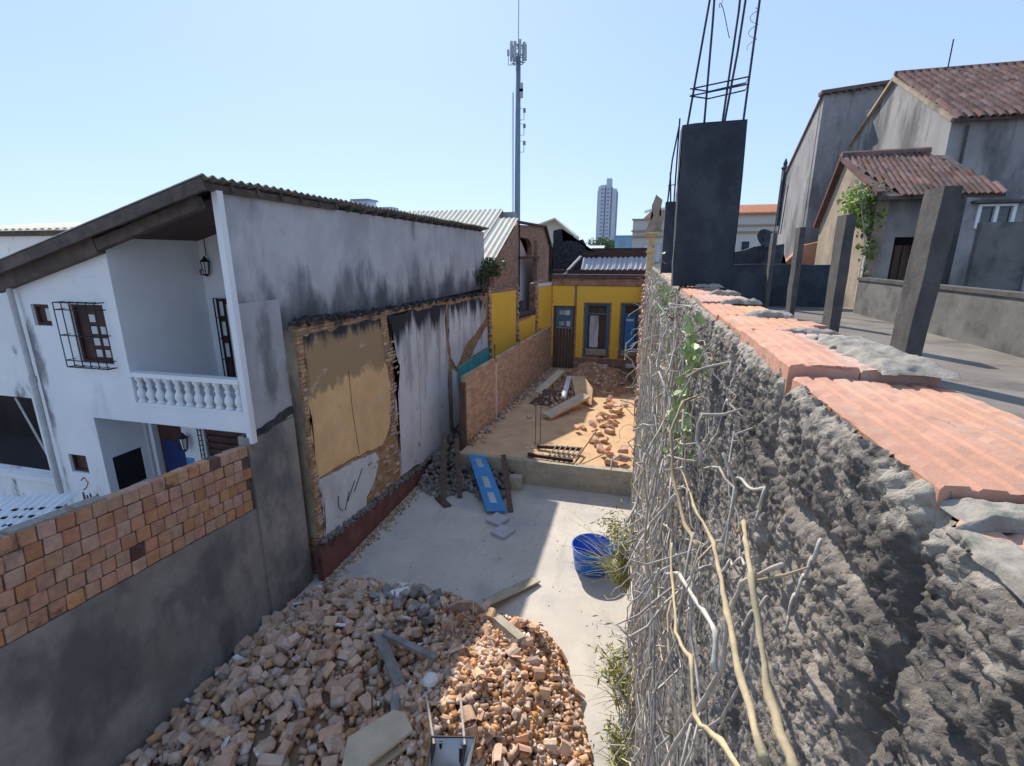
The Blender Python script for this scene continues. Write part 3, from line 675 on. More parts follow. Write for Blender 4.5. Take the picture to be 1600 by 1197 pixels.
# jamb and exposed bricks
jb = [brick_mesh('brick', .12, .17, .062, .012, 'jamb_brick', 30+k, .01) for k in range(4)]
z = -1.4
while z > -5.6:
    place('brick', random.choice(jb), RW, (-6.075+random.uniform(-.02, .02), 7.72+random.uniform(-.03, .03), z), (random.uniform(-.08, .08), 0, random.uniform(-.1, .1)))
    if random.random() < .5: place('brick', random.choice(jb), RW, (-6.075, 7.86+random.uniform(-.02, .03), z+.01), (0, 0, random.uniform(-.1, .1)))
    z -= random.uniform(.078, .10)
for k in range(85):
    if k < 60: y = 10.98+random.uniform(-.2, .2); z = random.uniform(-4.6, -2.1); y += .25 if -3.2 < z < -2.6 else 0
    else: y = random.uniform(9.6, 11.1); z = random.uniform(-5.9, -4.8)
    place('brick', random.choice(jb), RW, (-6.05+random.uniform(-.01, .02), y, round(z/.085)*.085), (random.uniform(-.05, .05), 0, random.uniform(-.06, .06)))
# crumbly black coping and ledge crumbs
n = 900; yy = RNG.uniform(7.6, 19.5, n); zt = np.interp(yy, [t[0] for t in TOPL], [t[1] for t in TOPL])
P = np.stack([RNG.uniform(-6.38, -6.0, n), yy, zt+RNG.uniform(-.06, .012, n)], 1)
o = chunks(P, RNG.uniform(.03, .12, (n, 3))*(1, 1.3, .6), 'mossy_coping', 'moss', RW); o['kind'] = 'stuff'
n = 500; yy = RNG.uniform(7.6, 15.8, n); zt = np.interp(yy, [7.45, 12, 15.9], [-5.72, -6.1, -6.28])
P = np.stack([RNG.uniform(-6.02, -5.92, n), yy, zt+RNG.uniform(-.03, .07, n)], 1)
o = chunks(P, RNG.uniform(.03, .12, (n, 3)), 'ledge_crumbs', 'rubble_grey', RW); o['kind'] = 'stuff'

# ================================================================== LOW TAN BLOCK WALL
LW = thing('low_block_wall', 'low tan block wall along the left of the sandy room floor', 'wall', (-4.7, 19, SLAB))
A0, A1 = Vector((-4.95, 13.6, 0)), Vector((-4.28, 25.15, 0)); DLW = (A1-A0).normalized(); NLW = Vector((DLW.y, -DLW.x, 0))
def lw(s, off=0, z=0): p = A0+DLW*s+NLW*off; return Vector((p.x, p.y, z))
segs = [0, 2.75, 2.95, 5.85, 6.05, 9.3, 9.45, 11.55]
for a, b_, pale in ((0, 2.78, 0), (2.93, 5.83, 0), (5.98, 9.28, 0), (9.42, 11.55, 0)):
    bm = B(); prism(bm, [lw(a, 0, SLAB-.3), lw(b_, 0, SLAB-.3), lw(b_, 0, -3.56), lw(a, 0, -3.56)], -NLW*.13); obj('block_panel', bm, 'block_wall', LW)
bm = B(); prism(bm, [lw(2.785, .01, SLAB), lw(2.925, .01, SLAB), lw(2.925, .01, -3.75), lw(2.785, .01, -3.75)], -NLW*.14); obj('white_post', bm, 'white_plaster', LW)
for a in (5.835, 9.285):
    bm = B(); prism(bm, [lw(a, .005, SLAB), lw(a+.14, .005, SLAB), lw(a+.14, .005, -3.5), lw(a, .005, -3.5)], -NLW*.14); obj('concrete_post', bm, 'block_wall', LW)
bm = B(); prism(bm, [lw(-.16, .03, G), lw(-.005, .03, G), lw(-.005, .03, -3.75), lw(-.16, .03, -3.75)], -NLW*.18); obj('end_post', bm, 'old_wood', LW)
for s in (2.85, 5.9, 9.35):
    bm = B()
    for d in (0, .05): tube(bm, [lw(s+d, -.05, -3.8), lw(s+d, -.05, -3.05-.3*(s > 5))], .012, 4)
    tube(bm, [lw(s-.08, -.05, -3.12-.3*(s > 5)), lw(s+.16, -.05, -3.12-.3*(s > 5))], .01, 4)
    obj('rebar', bm, 'rust', LW)

# ================================================================== RUINED SIDE WALL (turning in behind the low wall)
C0, C1 = Vector((-5.98, 19.62, 0)), Vector((-4.3, 25.2, 0)); DC = (C1-C0).normalized(); NC = Vector((DC.y, -DC.x, 0)); LC = (C1-C0).length
def cw(s, z, off=0): p = C0+DC*s+NC*off; return Vector((p.x, p.y, z))
SW = thing('ruined_side_wall', 'ruined brick side wall with yellow plaster and an arched white niche', 'wall', (-5.1, 22.4, SLAB))
bm = B()
prism(bm, [cw(q, z) for q, z in [(0, G), (2.30, G), (2.30, -1.40), (1.6, -1.33), (.9, -1.42), (.4, -1.28), (0, -1.22)]], -NC*.35)
obj('left_pier', bm, 'red_masonry', SW)
bm = B(); prism(bm, [cw(q, z) for q, z in [(2.302, G), (4.10, G), (4.10, -2.75), (2.302, -2.8)]], -NC*.35); obj('niche_base', bm, 'red_masonry', SW)
bm = B(); prism(bm, [cw(q, z) for q, z in [(4.102, G), (5.83, G), (5.83, -1.25), (4.9, -1.18), (4.102, -1.3)]], -NC*.35); obj('right_pier', bm, 'red_masonry', SW)
bm = B(); prism(bm, [cw(2.31, -2.74, .03), cw(4.12, -2.70, .03), cw(4.12, -2.60, .03), cw(2.31, -2.64, .03)], -NC*.5); obj('sill', bm, 'roof_wood', SW)
def ypatch(poly, seed):
    bm = B(); prism(bm, [cw(p.x, p.y, .001) for p in ragged(poly, .12, .025, seed)], NC*.03); obj('yellow_plaster', bm, 'yellow', SW)
ypatch([(.12, -1.52), (2.15, -1.50), (2.15, -4.6), (.18, -4.6)], 1); ypatch([(2.42, -2.98), (4.02, -2.80), (4.02, -4.6), (2.42, -4.6)], 2)
ypatch([(4.3, -1.48), (5.78, -1.48), (5.78, -4.6), (4.3, -4.6)], 3)
bm = B(); prism(bm, [cw(4.3, -1.46, .002), cw(5.75, -1.46, .002), cw(5.75, -1.30, .002), cw(4.3, -1.30, .002)], NC*.03); obj('white_strip', bm, 'white_wall', SW)


n = 160; P = np.array([cw(random.choice([0, .05, 2.25, 2.35, 4.1, 4.2, 5.8])+random.uniform(-.04, .04), random.uniform(-4.4, -1.3), .02) for _ in range(n)])
o = chunks(P, RNG.uniform(.05, .13, (n, 3)), 'broken_brick_edge', 'rubble_brick', SW); o['kind'] = 'stuff'

# brick house wall with the arched opening, standing back behind the yellow side wall
AB = thing('arched_brick_wall', 'old brick gable wall with an arched white opening behind the yellow side wall', 'wall', (-6.1, 29, G))
def ax(poly, x0=-6.2, x1=-5.95):
    bm = B(); wall_x(bm, x0, x1, poly); return bm
obj('left_jamb', ax([(24.2, G), (24.70, G), (24.70, 1.50), (24.2, 1.62)]), 'red_masonry', AB)
obj('right_pier', ax([(29.45, G), (36.2, G), (36.2, -.9), (35.4, -.45), (33.63, .68), (31.45, 1.74), (29.45, 1.72)]), 'red_masonry', AB)
obj('arch_head', ax([(24.71, 1.50), (24.71, .9)]+[(24.71+3.15*(i/10), .52+.40*math.sqrt(max(0, 1-(max(0, i/10-.45)/.55)**2))) for i in range(11)]+[(27.9, .0), (28.5, .0), (28.5, .85), (29.44, .85), (29.44, 1.71)]), 'red_masonry', AB)
bm = B(); box(bm, -6.9, -6.8, 24.3, 38, G, 1.5); obj('niche_back', bm, 'white_wall', AB)
bm = B(); box(bm, -6.6, -5.90, 24.72, 29.9, -.15, -.02); obj('lintel', bm, 'dark_wood', AB)
bm = B(); box(bm, -6.7, -6.55, 24.8, 28.6, -3.3, -2.55); obj('grey_panel', bm, 'grey_side', AB)
bm = B(); beam(bm, (-5.98, 24.3, 1.62), (-5.98, 31.6, 1.80), .45, .08); beam(bm, (-5.95, 31.4, 1.80), (-5.95, 36.4, -.92), .4, .08); obj('roof_edge', bm, 'roof_wood', AB)
bm = B(); tube(bm, [(-5.88, 24.6, 1.5), (-5.88, 24.6, -2.0)], .04, 6); obj('downpipe', bm, 'white_plaster', AB)

# ================================================================== YELLOW BACK WALL
BK = thing('yellow_back_wall', 'yellow plastered wall with a teal topped door and two tall windows', 'wall', (-2, 25.3, SLAB))
bm = B()
hol = [(-4.18, -3.08, SLAB, -2.50), (-2.55, -1.30, -5.0, -2.35), (-.72, .20, -4.9, -2.32)]
panel_holes(bm, -4.28, .5, SLAB-.2, -1.47, hol, lambda a, b, c, d: box(bm, a, b, 25.22, 25.55, c, d)); obj('masonry', bm, 'red_masonry', BK)
bm = B()
hol2 = [(-4.19, -3.10, SLAB, -2.49), (-3.12, -2.98, SLAB, -1.4), (-2.62, -1.22, -6, -2.28), (-.80, .26, -6, -2.25)]
panel_holes(bm, -4.26, .36, -5.15, -1.47, hol2, lambda a, b, c, d: box(bm, a, b, 25.185, 25.219, c, d)); obj('yellow_plaster', bm, 'yellow', BK)
bm = B(); box(bm, -4.3, .6, 25.15, 25.6, -1.46, -1.0); obj('brick_parapet', bm, 'red_masonry', BK)
bm = B(); box(bm, -4.4, .4, 25.05, 25.14, -1.10, -.98); box(bm, -4.3, .45, 25.1, 25.5, -.995, -.9); obj('wall_plate', bm, 'roof_wood', BK)
dr = obj('door', (lambda b: (box(b, -4.17, -4.05, 25.27, 25.33, SLAB, -2.51), box(b, -3.20, -3.09, 25.27, 25.33, SLAB, -2.51), b)[2])(B()), 'old_wood', BK)
for k in range(5):
    bm = B(); box(bm, -4.04+k*.168, -3.885+k*.168, 25.28, 25.32, SLAB+.02, -3.66); obj('plank', bm, 'old_wood', dr)
bm = B(); box(bm, -4.04, -3.21, 25.275, 25.32, -3.64, -2.52); obj('transom', bm, 'teal', dr)
for x, z, wd, hh, mm in ((-3.88, -2.85, .28, .22, 'steel'), (-3.58, -2.85, .26, .24, 'pane_pale'), (-3.88, -3.42, .28, .22, 'steel'), (-3.5, -3.42, .2, .28, 'pane_pale')):
    bm = B(); box(bm, x, x+wd, 25.262, 25.272, z-hh/2, z+hh/2); obj('pane', bm, mm, dr)
def bwin(x0, x1, z0, z1, content):
    f = obj('window', (lambda b: (box(b, x0, x0+.16, 25.26, 25.34, z0, z1), box(b, x1-.16, x1, 25.26, 25.34, z0, z1), box(b, x0+.16, x1-.16, 25.26, 25.34, z1-.1, z1), box(b, x0+.16, x1-.16, 25.26, 25.34, z0, z0+.3), box(b, x0+.16, x1-.16, 25.26, 25.34, z1-.55, z1-.47), b)[5])(B()), 'teal', BK)
    bm = B(); box(bm, x0-.10, x0-.005, 25.19, 25.5, z0, z1); box(bm, x1+.005, x1+.08, 25.19, 25.5, z0, z1); box(bm, x0-.1, x1+.08, 25.19, 25.5, z1+.005, z1+.08); obj('reveal', bm, 'red_masonry', f)
    bm = B(); box(bm, x0+.1, x1-.1, 25.42, 25.48, z0, z1); obj('board', bm, 'old_wood', f)
    content(f)
def c1(f):
    bm = B(); prism(bm, [(p.x, 25.36, p.y) for p in ragged([(-2.30, -4.6), (-1.86, -4.6), (-1.86, -2.95), (-2.30, -2.95)], .2, .04, 8)], (0, .03, 0)); obj('white_board', bm, 'white_plaster', f)
    bm = B(); box(bm, -2.45, -1.40, 25.15, 25.3, -5.0, -4.68); obj('sill', bm, 'curb', f)
def c2(f):
    bm = B(); box(bm, -.52, -.02, 25.35, 25.38, -4.6, -2.9); obj('blue_leaf', bm, 'blue_door', f, label='bright blue door leaf')
    bm = B(); box(bm, -.46, -.1, 25.335, 25.348, -3.2, -3.08); obj('pane', bm, 'pane_pale', f)
    bm = B(); box(bm, -.66, .1, 25.15, 25.3, -4.95, -4.65); obj('sill', bm, 'curb', f)
bwin(-2.55, -1.30, -5.0, -2.35, c1); bwin(-.72, .20, -4.95, -2.32, c2)
bm = B(); box(bm, -3.05, .3, 25.1, 25.21, SLAB, -5.16); obj('base_course', bm, 'red_masonry', BK)

# roof behind the yellow wall
BH = thing('rear_shed', 'dark shed roof with a strip of grey corrugated sheets behind the yellow wall', 'shed', (-1.5, 28, -1))
bm = B(); box(bm, -5.2, .5, 29.2, 29.4, -3, .42); obj('rear_wall', bm, 'old_wood', BH)
bm = B(); box(bm, -4.4, .5, 26.0, 26.1, -1.4, -.70); obj('front_fascia', bm, 'dark_wood', BH)
bm = B(); corr(bm, (0, 0, 0), (1, 0, 0), (0, .86, .52), (0, -.52, .86), .86, 1.15, .245, .045, .012)
me_s = bpy.data.meshes.new('roof_sheet'); bm.to_mesh(me_s); bm.free(); me_s.materials.append(MAT['fibre_grey'])
for k in range(4): place('roof_sheet', me_s, BH, (-2.95+k*.83, 26.2, -.70+.01*k))
bm = B(); beam(bm, (-3.0, 27.3, .12), (.5, 27.3, .12), .2, .16); beam(bm, (-2.6, 28.2, .36), (.5, 28.2, .36), .2, .12); obj('ridge_beam', bm, 'dark_wood', BH)
bm = B(); beam(bm, (-3.85, 25.9, -1.0), (-3.02, 26.6, -.02), .16, .08); obj('leaning_plank', bm, 'fibre_grey', BH)
bm = B(); prism(bm, [(p.x, 28.8, p.y) for p in ragged([(-4.9, -2), (-2.2, -2), (-2.3, .2), (-3.0, .35), (-3.2, .9), (-3.7, .8), (-3.8, 1.15), (-4.3, .75), (-4.4, 1.5), (-4.9, 1.4)], .15, .05, 5)], (0, .25, 0)); obj('broken_gable', bm, 'moss', BH)

# white corrugated roof behind the house
WR = thing('pale_roof_building', 'building with a large cream corrugated roof behind the grey side wall', 'building', (-10, 24, G))
u = (1, 0, 0); vv = Vector((0, -math.cos(R(25)), -math.sin(R(25)))); nn = Vector((0, -math.sin(R(25)), math.cos(R(25))))
bm = B(); corr(bm, (0, 0, 0), u, vv, nn, 1.04, 5.6, .26, .035, .012); me_w = bpy.data.meshes.new('roof_sheet'); bm.to_mesh(me_w); bm.free(); me_w.materials.append(MAT['fibre_pale'])
for k in range(8): place('roof_sheet', me_w, WR, (-7.85-k*1.04, 25.0, 2.28-.012*(k % 2)))
bm = B(); corr(bm, (0, 0, 0), u, vv, nn, 1.04, 4.6, .26, .035, .012); me_w2 = bpy.data.meshes.new('roof_sheet'); bm.to_mesh(me_w2); bm.free(); me_w2.materials.append(MAT['fibre_pale'])
place('roof_sheet', me_w2, WR, (-6.85, 24.1, 1.78))
bm = B(); prism(bm, [(-5.86, y, z) for y, z in [(19.95, G), (24.19, G), (24.19, 1.60), (20.0, -.32)]], (-.2, 0, 0)); obj('gable_wall', bm, 'red_masonry', WR)
bm = B(); prism(bm, [(-6.85, y, z) for y, z in [(23.9, 1.6), (27.6, 1.0), (25.0, 2.24)]], (-.12, 0, 0)); obj('upper_gable', bm, 'red_masonry', WR)
bm = B(); box(bm, -16, -6.2, 25.1, 25.3, G, 2.15); obj('rear_wall', bm, 'grey_side', WR)

# ================================================================== FOREGROUND PARTY WALL (right)
PW = thing('rough_party_wall', 'rough mortar wall capped with terracotta blocks, running away from the camera', 'wall', (.45, 5, G))
XW, ZT = .325, -.262
ys = [-.35]
while ys[-1] < 13.2: ys.append(ys[-1]+max(.0046, .0052*abs(ys[-1]), .014 if ys[-1] < .15 else 0))
zs = [0.0]
while zs[-1] < 6.3: zs.append(zs[-1]+max(.0046, .0075*zs[-1]))
ys = np.array(ys); zs = np.array(zs); YY, DD = np.meshgrid(ys, zs, indexing='ij')
big = fbm(YY*3.2, DD*4.2, 3, 1); mid = fbm(YY*22, DD*23, 4, 5); fine = fbm(YY*75, DD*80, 3, 9)
ridge = 1-np.abs(2*fbm(YY*13+2.2*big, DD*10, 4, 23)-1)          # squeezed-out mortar ridges
grit = fbm(YY*130, DD*135, 2, 13); lump = np.clip(fbm(YY*46, DD*50, 3, 19)-.52, 0, 1)
disp = .024*(big-.5)+.013*(mid-.5)+.019*(fine-.5)+.008*(ridge-.6)+.013*(grit-.5)+.016*lump
joints = [.60, 1.155, 1.73, 2.24, 2.8, 3.4, 4.1]
for j, jy in enumerate(joints):
    wob = .035*(fbm(DD*5+j*9, DD*0+j, 3, 40+j)-.5)*2
    wd = .014+.012*fbm(DD*3, DD*0+j*3, 2, 60+j)
    disp -= (.026 if j < 1 else .036)*np.exp(-((YY-jy-wob)/wd)**2)*np.clip(1.25-DD*.8, .25, 1)
for j in range(14):   # course joints
    d0 = .20+j*.215; wob = .03*(fbm(YY*4+j*5, YY*0+j, 3, 80+j)-.5)*2
    disp -= .020*np.exp(-((DD-d0-wob)/.016)**2)*(fbm(YY*2.5+j, YY*0, 2, 90+j) > .45)
lip = np.exp(-(DD/.05)**2)
disp += lip*(.012*(fbm(YY*22, DD*8, 3, 33)-.4)) - .018*np.exp(-(DD/.018)**2)
near = YY < .60
Zs = ZT+.007-DD+lip*.012*(fbm(YY*16, DD*0, 3, 71)-.5)-np.where(near, .022, 0)*np.exp(-((DD)/.12)**2)
V = np.stack([XW-disp, YY+.012*(fbm(YY*20, DD*20, 3, 55)-.5), Zs], -1).reshape(-1, 3)
F = grid_faces(len(ys), len(zs))
# close the body: a back sheet of the same wall
mesh_np('mortar_face', V, F, 'rough_mortar', PW, smooth=True)
bm = B(); box(bm, .37, .64, -.4, .58, G, ZT-.075); box(bm, .37, .64, .585, 13.2, G, ZT-.03); obj('wall_core', bm, 'mortar_dark', PW)
# hollow terracotta blocks laid flat, ribs lengthwise
def ribbed(name, wd, ln, ht, ribs, jit, seed):
    rr = random.Random(seed); bm = B(); prof = [(-wd/2, -ht), (-wd/2, -.006), (-wd/2+.004, 0)]
    step = wd/ribs
    for k in range(1, ribs):
        x = -wd/2+k*step; d = rr.uniform(.0025, .0045); prof += [(x-.007, 0), (x-.003, -d), (x+.003, -d), (x+.007, 0)]
    prof += [(wd/2-.004, 0), (wd/2, -.006), (wd/2, -ht)]
    NR = 22; rg = []
    for q in range(NR+1):
        y_ = -ln/2+ln*q/NR; row = []
        for x, z in prof:
            e = abs(x) > wd/2-.007; end_ = q in (0, NR)
            jx = (.0035 if e else .0012)*noise.noise(Vector((x*60+seed*9, y_*38, z*50)))
            jz = -.0035*max(0, noise.noise(Vector((x*35+seed*5, y_*24, 7)))+.1)-(.006*max(0, noise.noise(Vector((x*50, seed*3.3, y_)))) if end_ else 0)-(.005*max(0, noise.noise(Vector((y_*45, seed*2.1, x*9)))) if e and z > -.01 else 0)
            jy = (.007*noise.noise(Vector((x*45, seed*7.7, y_*3))) if end_ else 0)
            row.append(bm.verts.new((x+jx, y_+jy, z+(jz if z > -.05 else 0))))
        rg.append(row)
    n_ = len(prof)
    for a, b_ in zip(rg, rg[1:]):
        for k in range(n_): bm.faces.new((a[k], a[(k+1) % n_], b_[(k+1) % n_], b_[k]))
    fs_ = [bm.faces.new(rg[0][::-1]), bm.faces.new(rg[-1])]; bmesh.ops.triangulate(bm, faces=fs_)
    me = bpy.data.meshes.new(name); bmesh.ops.recalc_face_normals(bm, faces=bm.faces); bm.to_mesh(me); bm.free(); me.materials.append(MAT['terracotta']); return me
tb = [ribbed('terracotta_block', .143, .54, .09, 4, 0, k) for k in range(4)]
edges = [.595, 1.15, 1.725, 2.235, 2.795, 3.39, 4.08]
zoff = [0, .022, .012, .008, .016, .006, .012]
for i in range(6):
    y0, y1 = edges[i], edges[i+1]
    for j in range(2):
        s = (y1-y0-.016)/.54
        if i == 1 and j == 0: pass
        place('terracotta_block', random.choice(tb), PW, (.412+j*.146+(-.008 if i % 2 else 0), (y0+y1)/2+random.uniform(-.006, .006)+(.012 if j else 0), ZT+.012+zoff[i]-.006*j),
              (random.uniform(-.006, .006), random.uniform(-.02, .02), random.uniform(-.012, .012)), (random.uniform(.97, 1.0), s, 1))
place('terracotta_block', tb[1], PW, (.418, .30, ZT-.012), (0, .03, 0), (1, 1.0, 1)); place('terracotta_block', tb[2], PW, (.565, .30, ZT-.014), (0, .02, 0), (1, 1.0, 1))
for i in range(9):
    y = 4.36+i*.57
    if y > 9.5: break
    for j in range(2): place('terracotta_block', random.choice(tb), PW, (.412+j*.144, y, ZT+.012), (0, random.uniform(-.03, .03), 0), (1, 1.03, 1))
def lump_sheet(name, x0, x1, y0, y1, z, h, nu, nv, seed, mat='mortar_cap', parent=None, edge=.75):
    u_, v_ = np.meshgrid(np.linspace(0, 1, nu), np.linspace(0, 1, nv), indexing='ij')
    ed = np.clip(np.minimum.reduce([u_, 1-u_, v_, 1-v_])*6, 0, 1)**.5
    x = x0+(x1-x0)*u_; y = y0+(y1-y0)*v_; k = 30
    hgt = ed*h*(.35+fbm(x*k, y*k, 4, seed))
    x = x+(1-ed)*.03*(fbm(x*40, y*40, 2, seed+3)-.5); y = y+(1-ed)*.04*(fbm(x*35, y*35, 2, seed+7)-.5)
    return mesh_np(name, np.stack([x, y, z+hgt], -1).reshape(-1, 3), grid_faces(nu, nv), mat, parent, True)
lump_sheet('mortar_pad', .50, .64, 1.13, 1.62, ZT+.026, .020, 40, 60, 5, parent=PW)
lump_sheet('mortar_pad', .345, .66, .552, .600, ZT-.012, .026, 90, 24, 11, parent=PW)
lump_sheet('mortar_pad', .330, .372, -.25, .57, ZT-.020, .022, 26, 150, 12, parent=PW)
for i, y in enumerate(edges[2:]):
    lump_sheet('mortar_seam', .43+.02*(i % 2), .63, y-.035, y+.045, ZT+.012+.004*i, .026, 40, 14, 20+i, parent=PW)
# outer part of the wall beyond the camera-side stretch: brick, then room wall
FW = thing('room_side_wall', 'crumbling brick wall edge on the right of the sandy room', 'wall', (.5, 19, G))
bm = B(); wall_x(bm, .335, .62, [(13.21, G), (25.1, G), (25.1, -1.3), (24.0, -1.35), (21, -1.5), (17, -1.3), (15, -1.0), (13.21, -.6)]); obj('masonry', bm, 'red_masonry', FW)
n = 420; P = np.stack([RNG.uniform(.22, .36, n), RNG.uniform(13.0, 25, n), RNG.uniform(-5.7, -1.3, n)], 1)
o = chunks(P, RNG.uniform(.06, .2, (n, 3)), 'broken_brick_edge', 'rubble_brick', FW); o['kind'] = 'stuff'
bm = B(); box(bm, .18, .33, 13.0, 13.2, SLAB, -4.3); box(bm, .20, .33, 17.4, 17.6, SLAB, -3.9); obj('stub_post', bm, 'old_wood', FW)
for y in (16.2, 16.35, 18.0):
    bm = B(); tube(bm, [(.16, y, SLAB), (.16, y, -3.9)], .014, 4); obj('rebar', bm, 'rust', FW)

YP = thing('yellow_pilaster', 'narrow ochre pilaster with mouldings and a broken brick top at the wall end', 'pilaster', (.55, 25, -1.6))
bm = B(); box(bm, .32, .66, 24.8, 25.145, -1.55, .9); obj('shaft', bm, 'pale_ochre', YP)
bm = B()
for z, d in ((-1.62, .14), (-1.2, .05), (-.95, .05), (.15, .06), (.9, .10), (1.0, .16)): box(bm, .32-d, .66+d, 24.8-d, 25.144+d*0, z, z+.09)
obj('moulding', bm, 'pale_ochre', YP)
bm = B(); prism(bm, [(p.x, 24.85, p.y) for p in ragged([(.2, 1.1), (.85, 1.1), (.95, 1.5), (.75, 1.9), (.85, 2.5), (.55, 2.75), (.4, 2.3), (.5, 1.8), (.3, 1.5)], .1, .03, 4)], (0, .28, 0)); obj('broken_top', bm, 'warm_stucco', YP)

# ================================================================== COLUMNS and terrace on the right
BC = thing('concrete_column', 'big dark concrete column on the wall with four bare steel bars on top', 'column', (.49, 4.4, ZT))
bm = B(); prism(bm, [(.262, 4.3, -.16), (.735, 4.3, -.30), (.735, 4.3, -1.0), (.64, 4.3, -1.0), (.64, 4.3, -.45), (.262, 4.3, -.45)], (0, .22, 0)); bm.free()
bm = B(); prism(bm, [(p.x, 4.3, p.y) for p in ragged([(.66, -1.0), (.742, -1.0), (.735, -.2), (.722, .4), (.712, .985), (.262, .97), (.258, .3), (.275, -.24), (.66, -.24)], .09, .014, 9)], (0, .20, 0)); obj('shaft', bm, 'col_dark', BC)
bars = [((.29, 4.34, .95), (.375, 4.34, 1.80), (.41, 4.34, 2.6)), ((.425, 4.46, .95), (.42, 4.46, 1.7), (.40, 4.46, 2.6)), ((.555, 4.34, .95), (.60, 4.34, 1.45), (.66, 4.34, 2.6)), ((.555, 4.46, .95), (.595, 4.46, 1.75), (.60, 4.46, 2.6)), ((.692, 4.36, .95), (.715, 4.36, 1.8), (.74, 4.36, 2.6))]
for b_ in bars:
    bm = B(); tube(bm, b_, .0085, 6); obj('rebar', bm, 'rebar', BC)
for z in (1.185, 1.235):
    bm = B(); tube(bm, [(.292+.4*(z-1.18), 4.33, z-.01), (.695, 4.35, z+.045), (.70, 4.47, z+.04), (.44, 4.47, z+.0), (.292, 4.33, z-.01)], .0055, 5); obj('stirrup', bm, 'rebar', BC)
bm = B(); tube(bm, [(.42+.03*math.sin(t*.9)+.012*t, 4.45+.05*math.cos(t*.7), 1.95-.035*t+.05*math.sin(t*1.3)) for t in np.linspace(0, 9, 30)], .003, 4)
tube(bm, [(.70+.03*math.sin(t*2), 4.40+.03*math.cos(t*2), 1.75-.03*t) for t in np.linspace(0, 9, 40)], .002, 4); obj('tie_wire', bm, 'rebar', BC)
C2 = thing('concrete_column', 'thinner dark column behind the big column, with two crossed bars on top', 'column', (.42, 8.1, ZT))
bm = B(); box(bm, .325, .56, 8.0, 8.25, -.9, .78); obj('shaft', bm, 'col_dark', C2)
for b_ in (((.35, 8.03, .75), (.37, 8.03, 1.35), (.43, 8.03, 1.8)), ((.44, 8.03, .75), (.43, 8.03, 1.9)), ((.40, 8.1, .75), (.36, 8.1, 1.2))):
    bm = B(); tube(bm, b_, .012, 5); obj('rebar', bm, 'rebar', C2)
bm = B(); tube(bm, [(.335, 8.02, 1.0), (.45, 8.02, 1.02)], .008, 4); obj('stirrup', bm, 'rebar', C2)
pl = [(4.7, 2.235, 2.365, .52, 'nearest tall terrace pillar, in front of the tiled cottage'), (6.8, 2.32, 2.43, .47, 'second nearest terrace pillar, left of the vine covered cottage corner'),
      (8.75, 2.38, 2.46, .43, 'third terrace pillar, slender, before the dark end wall'), (10.75, 2.47, 2.545, .43, 'farthest terrace pillar, with thin steel bars rising from its top')]
for i, (y, x0, x1, zt, lb) in enumerate(pl):
    t = thing('terrace_pillar', lb, 'pillar', ((x0+x1)/2, y, -1), 'pillars along the terrace')
    bm = B(); wd = (.27, .28, .24, .2)[i]
    rings = []
    for k in range(13):
        z = -1.02+(zt+1.02)*k/12; dx = (-.04 if i == 0 else .015)*(1-k/12); jt = lambda s: .010*noise.noise(Vector((s, z*3, y)))
        rings.append([bm.verts.new(p) for p in ((x0+dx+jt(1), y+jt(2), z), (x1+dx+jt(3), y+jt(4), z), (x1+dx+jt(5), y+wd*1.0+jt(6), z), (x0+dx+jt(7), y+wd*1.0+jt(8), z))])
    for a, b_ in zip(rings, rings[1:]):
        for k in range(4): bm.faces.new((a[k], a[(k+1) % 4], b_[(k+1) % 4], b_[k]))
    bm.faces.new(rings[0][::-1]); bm.faces.new(rings[-1]); obj('shaft', bm, 'pillar', t)
    if i == 3:
        for d in (0, .07, .11):
            bm = B(); tube(bm, [(x0+.02+d, y+.03, zt-.02), (x0+.03+d*1.1, y+.03, zt+.95-.8*d)], .010, 4); obj('rebar', bm, 'rebar', t)
TP = thing('terrace_parapet', 'stained grey parapet along the far right edge of the terrace', 'parapet', (3.9, 6, -1))
bm = B(); box(bm, 3.82, 3.97, -3, 10.15, -1.02, -.42); obj('wall', bm, 'parapet', TP)
bm = B(); box(bm, 3.80, 3.99, -3, 10.16, -.419, -.37); obj('coping', bm, 'pillar', TP)
EW = thing('terrace_end_wall', 'dark weathered wall closing the terrace behind the pillars', 'wall', (2.2, 11.1, -1))
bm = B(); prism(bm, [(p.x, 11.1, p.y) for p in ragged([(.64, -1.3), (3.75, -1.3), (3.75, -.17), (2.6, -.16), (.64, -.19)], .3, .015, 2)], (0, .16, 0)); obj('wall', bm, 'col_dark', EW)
LBk = thing('loose_block', 'loose terracotta block lying on the terrace beside the second pillar', 'block', (1.75, 6.25, -1))
bm = B()
for i in range(2): rbox(bm, (1.62+i*.30, 6.2, -.93+.0), (.27, .42, .13), (0, 0, .12))
obj('block', bm, 'terracotta', LBk)
bm = B(); rbox(bm, (1.75, 6.24, -.80), (.58, .4, .11), (0, .02, .1)); obj('block', bm, 'terracotta', LBk)

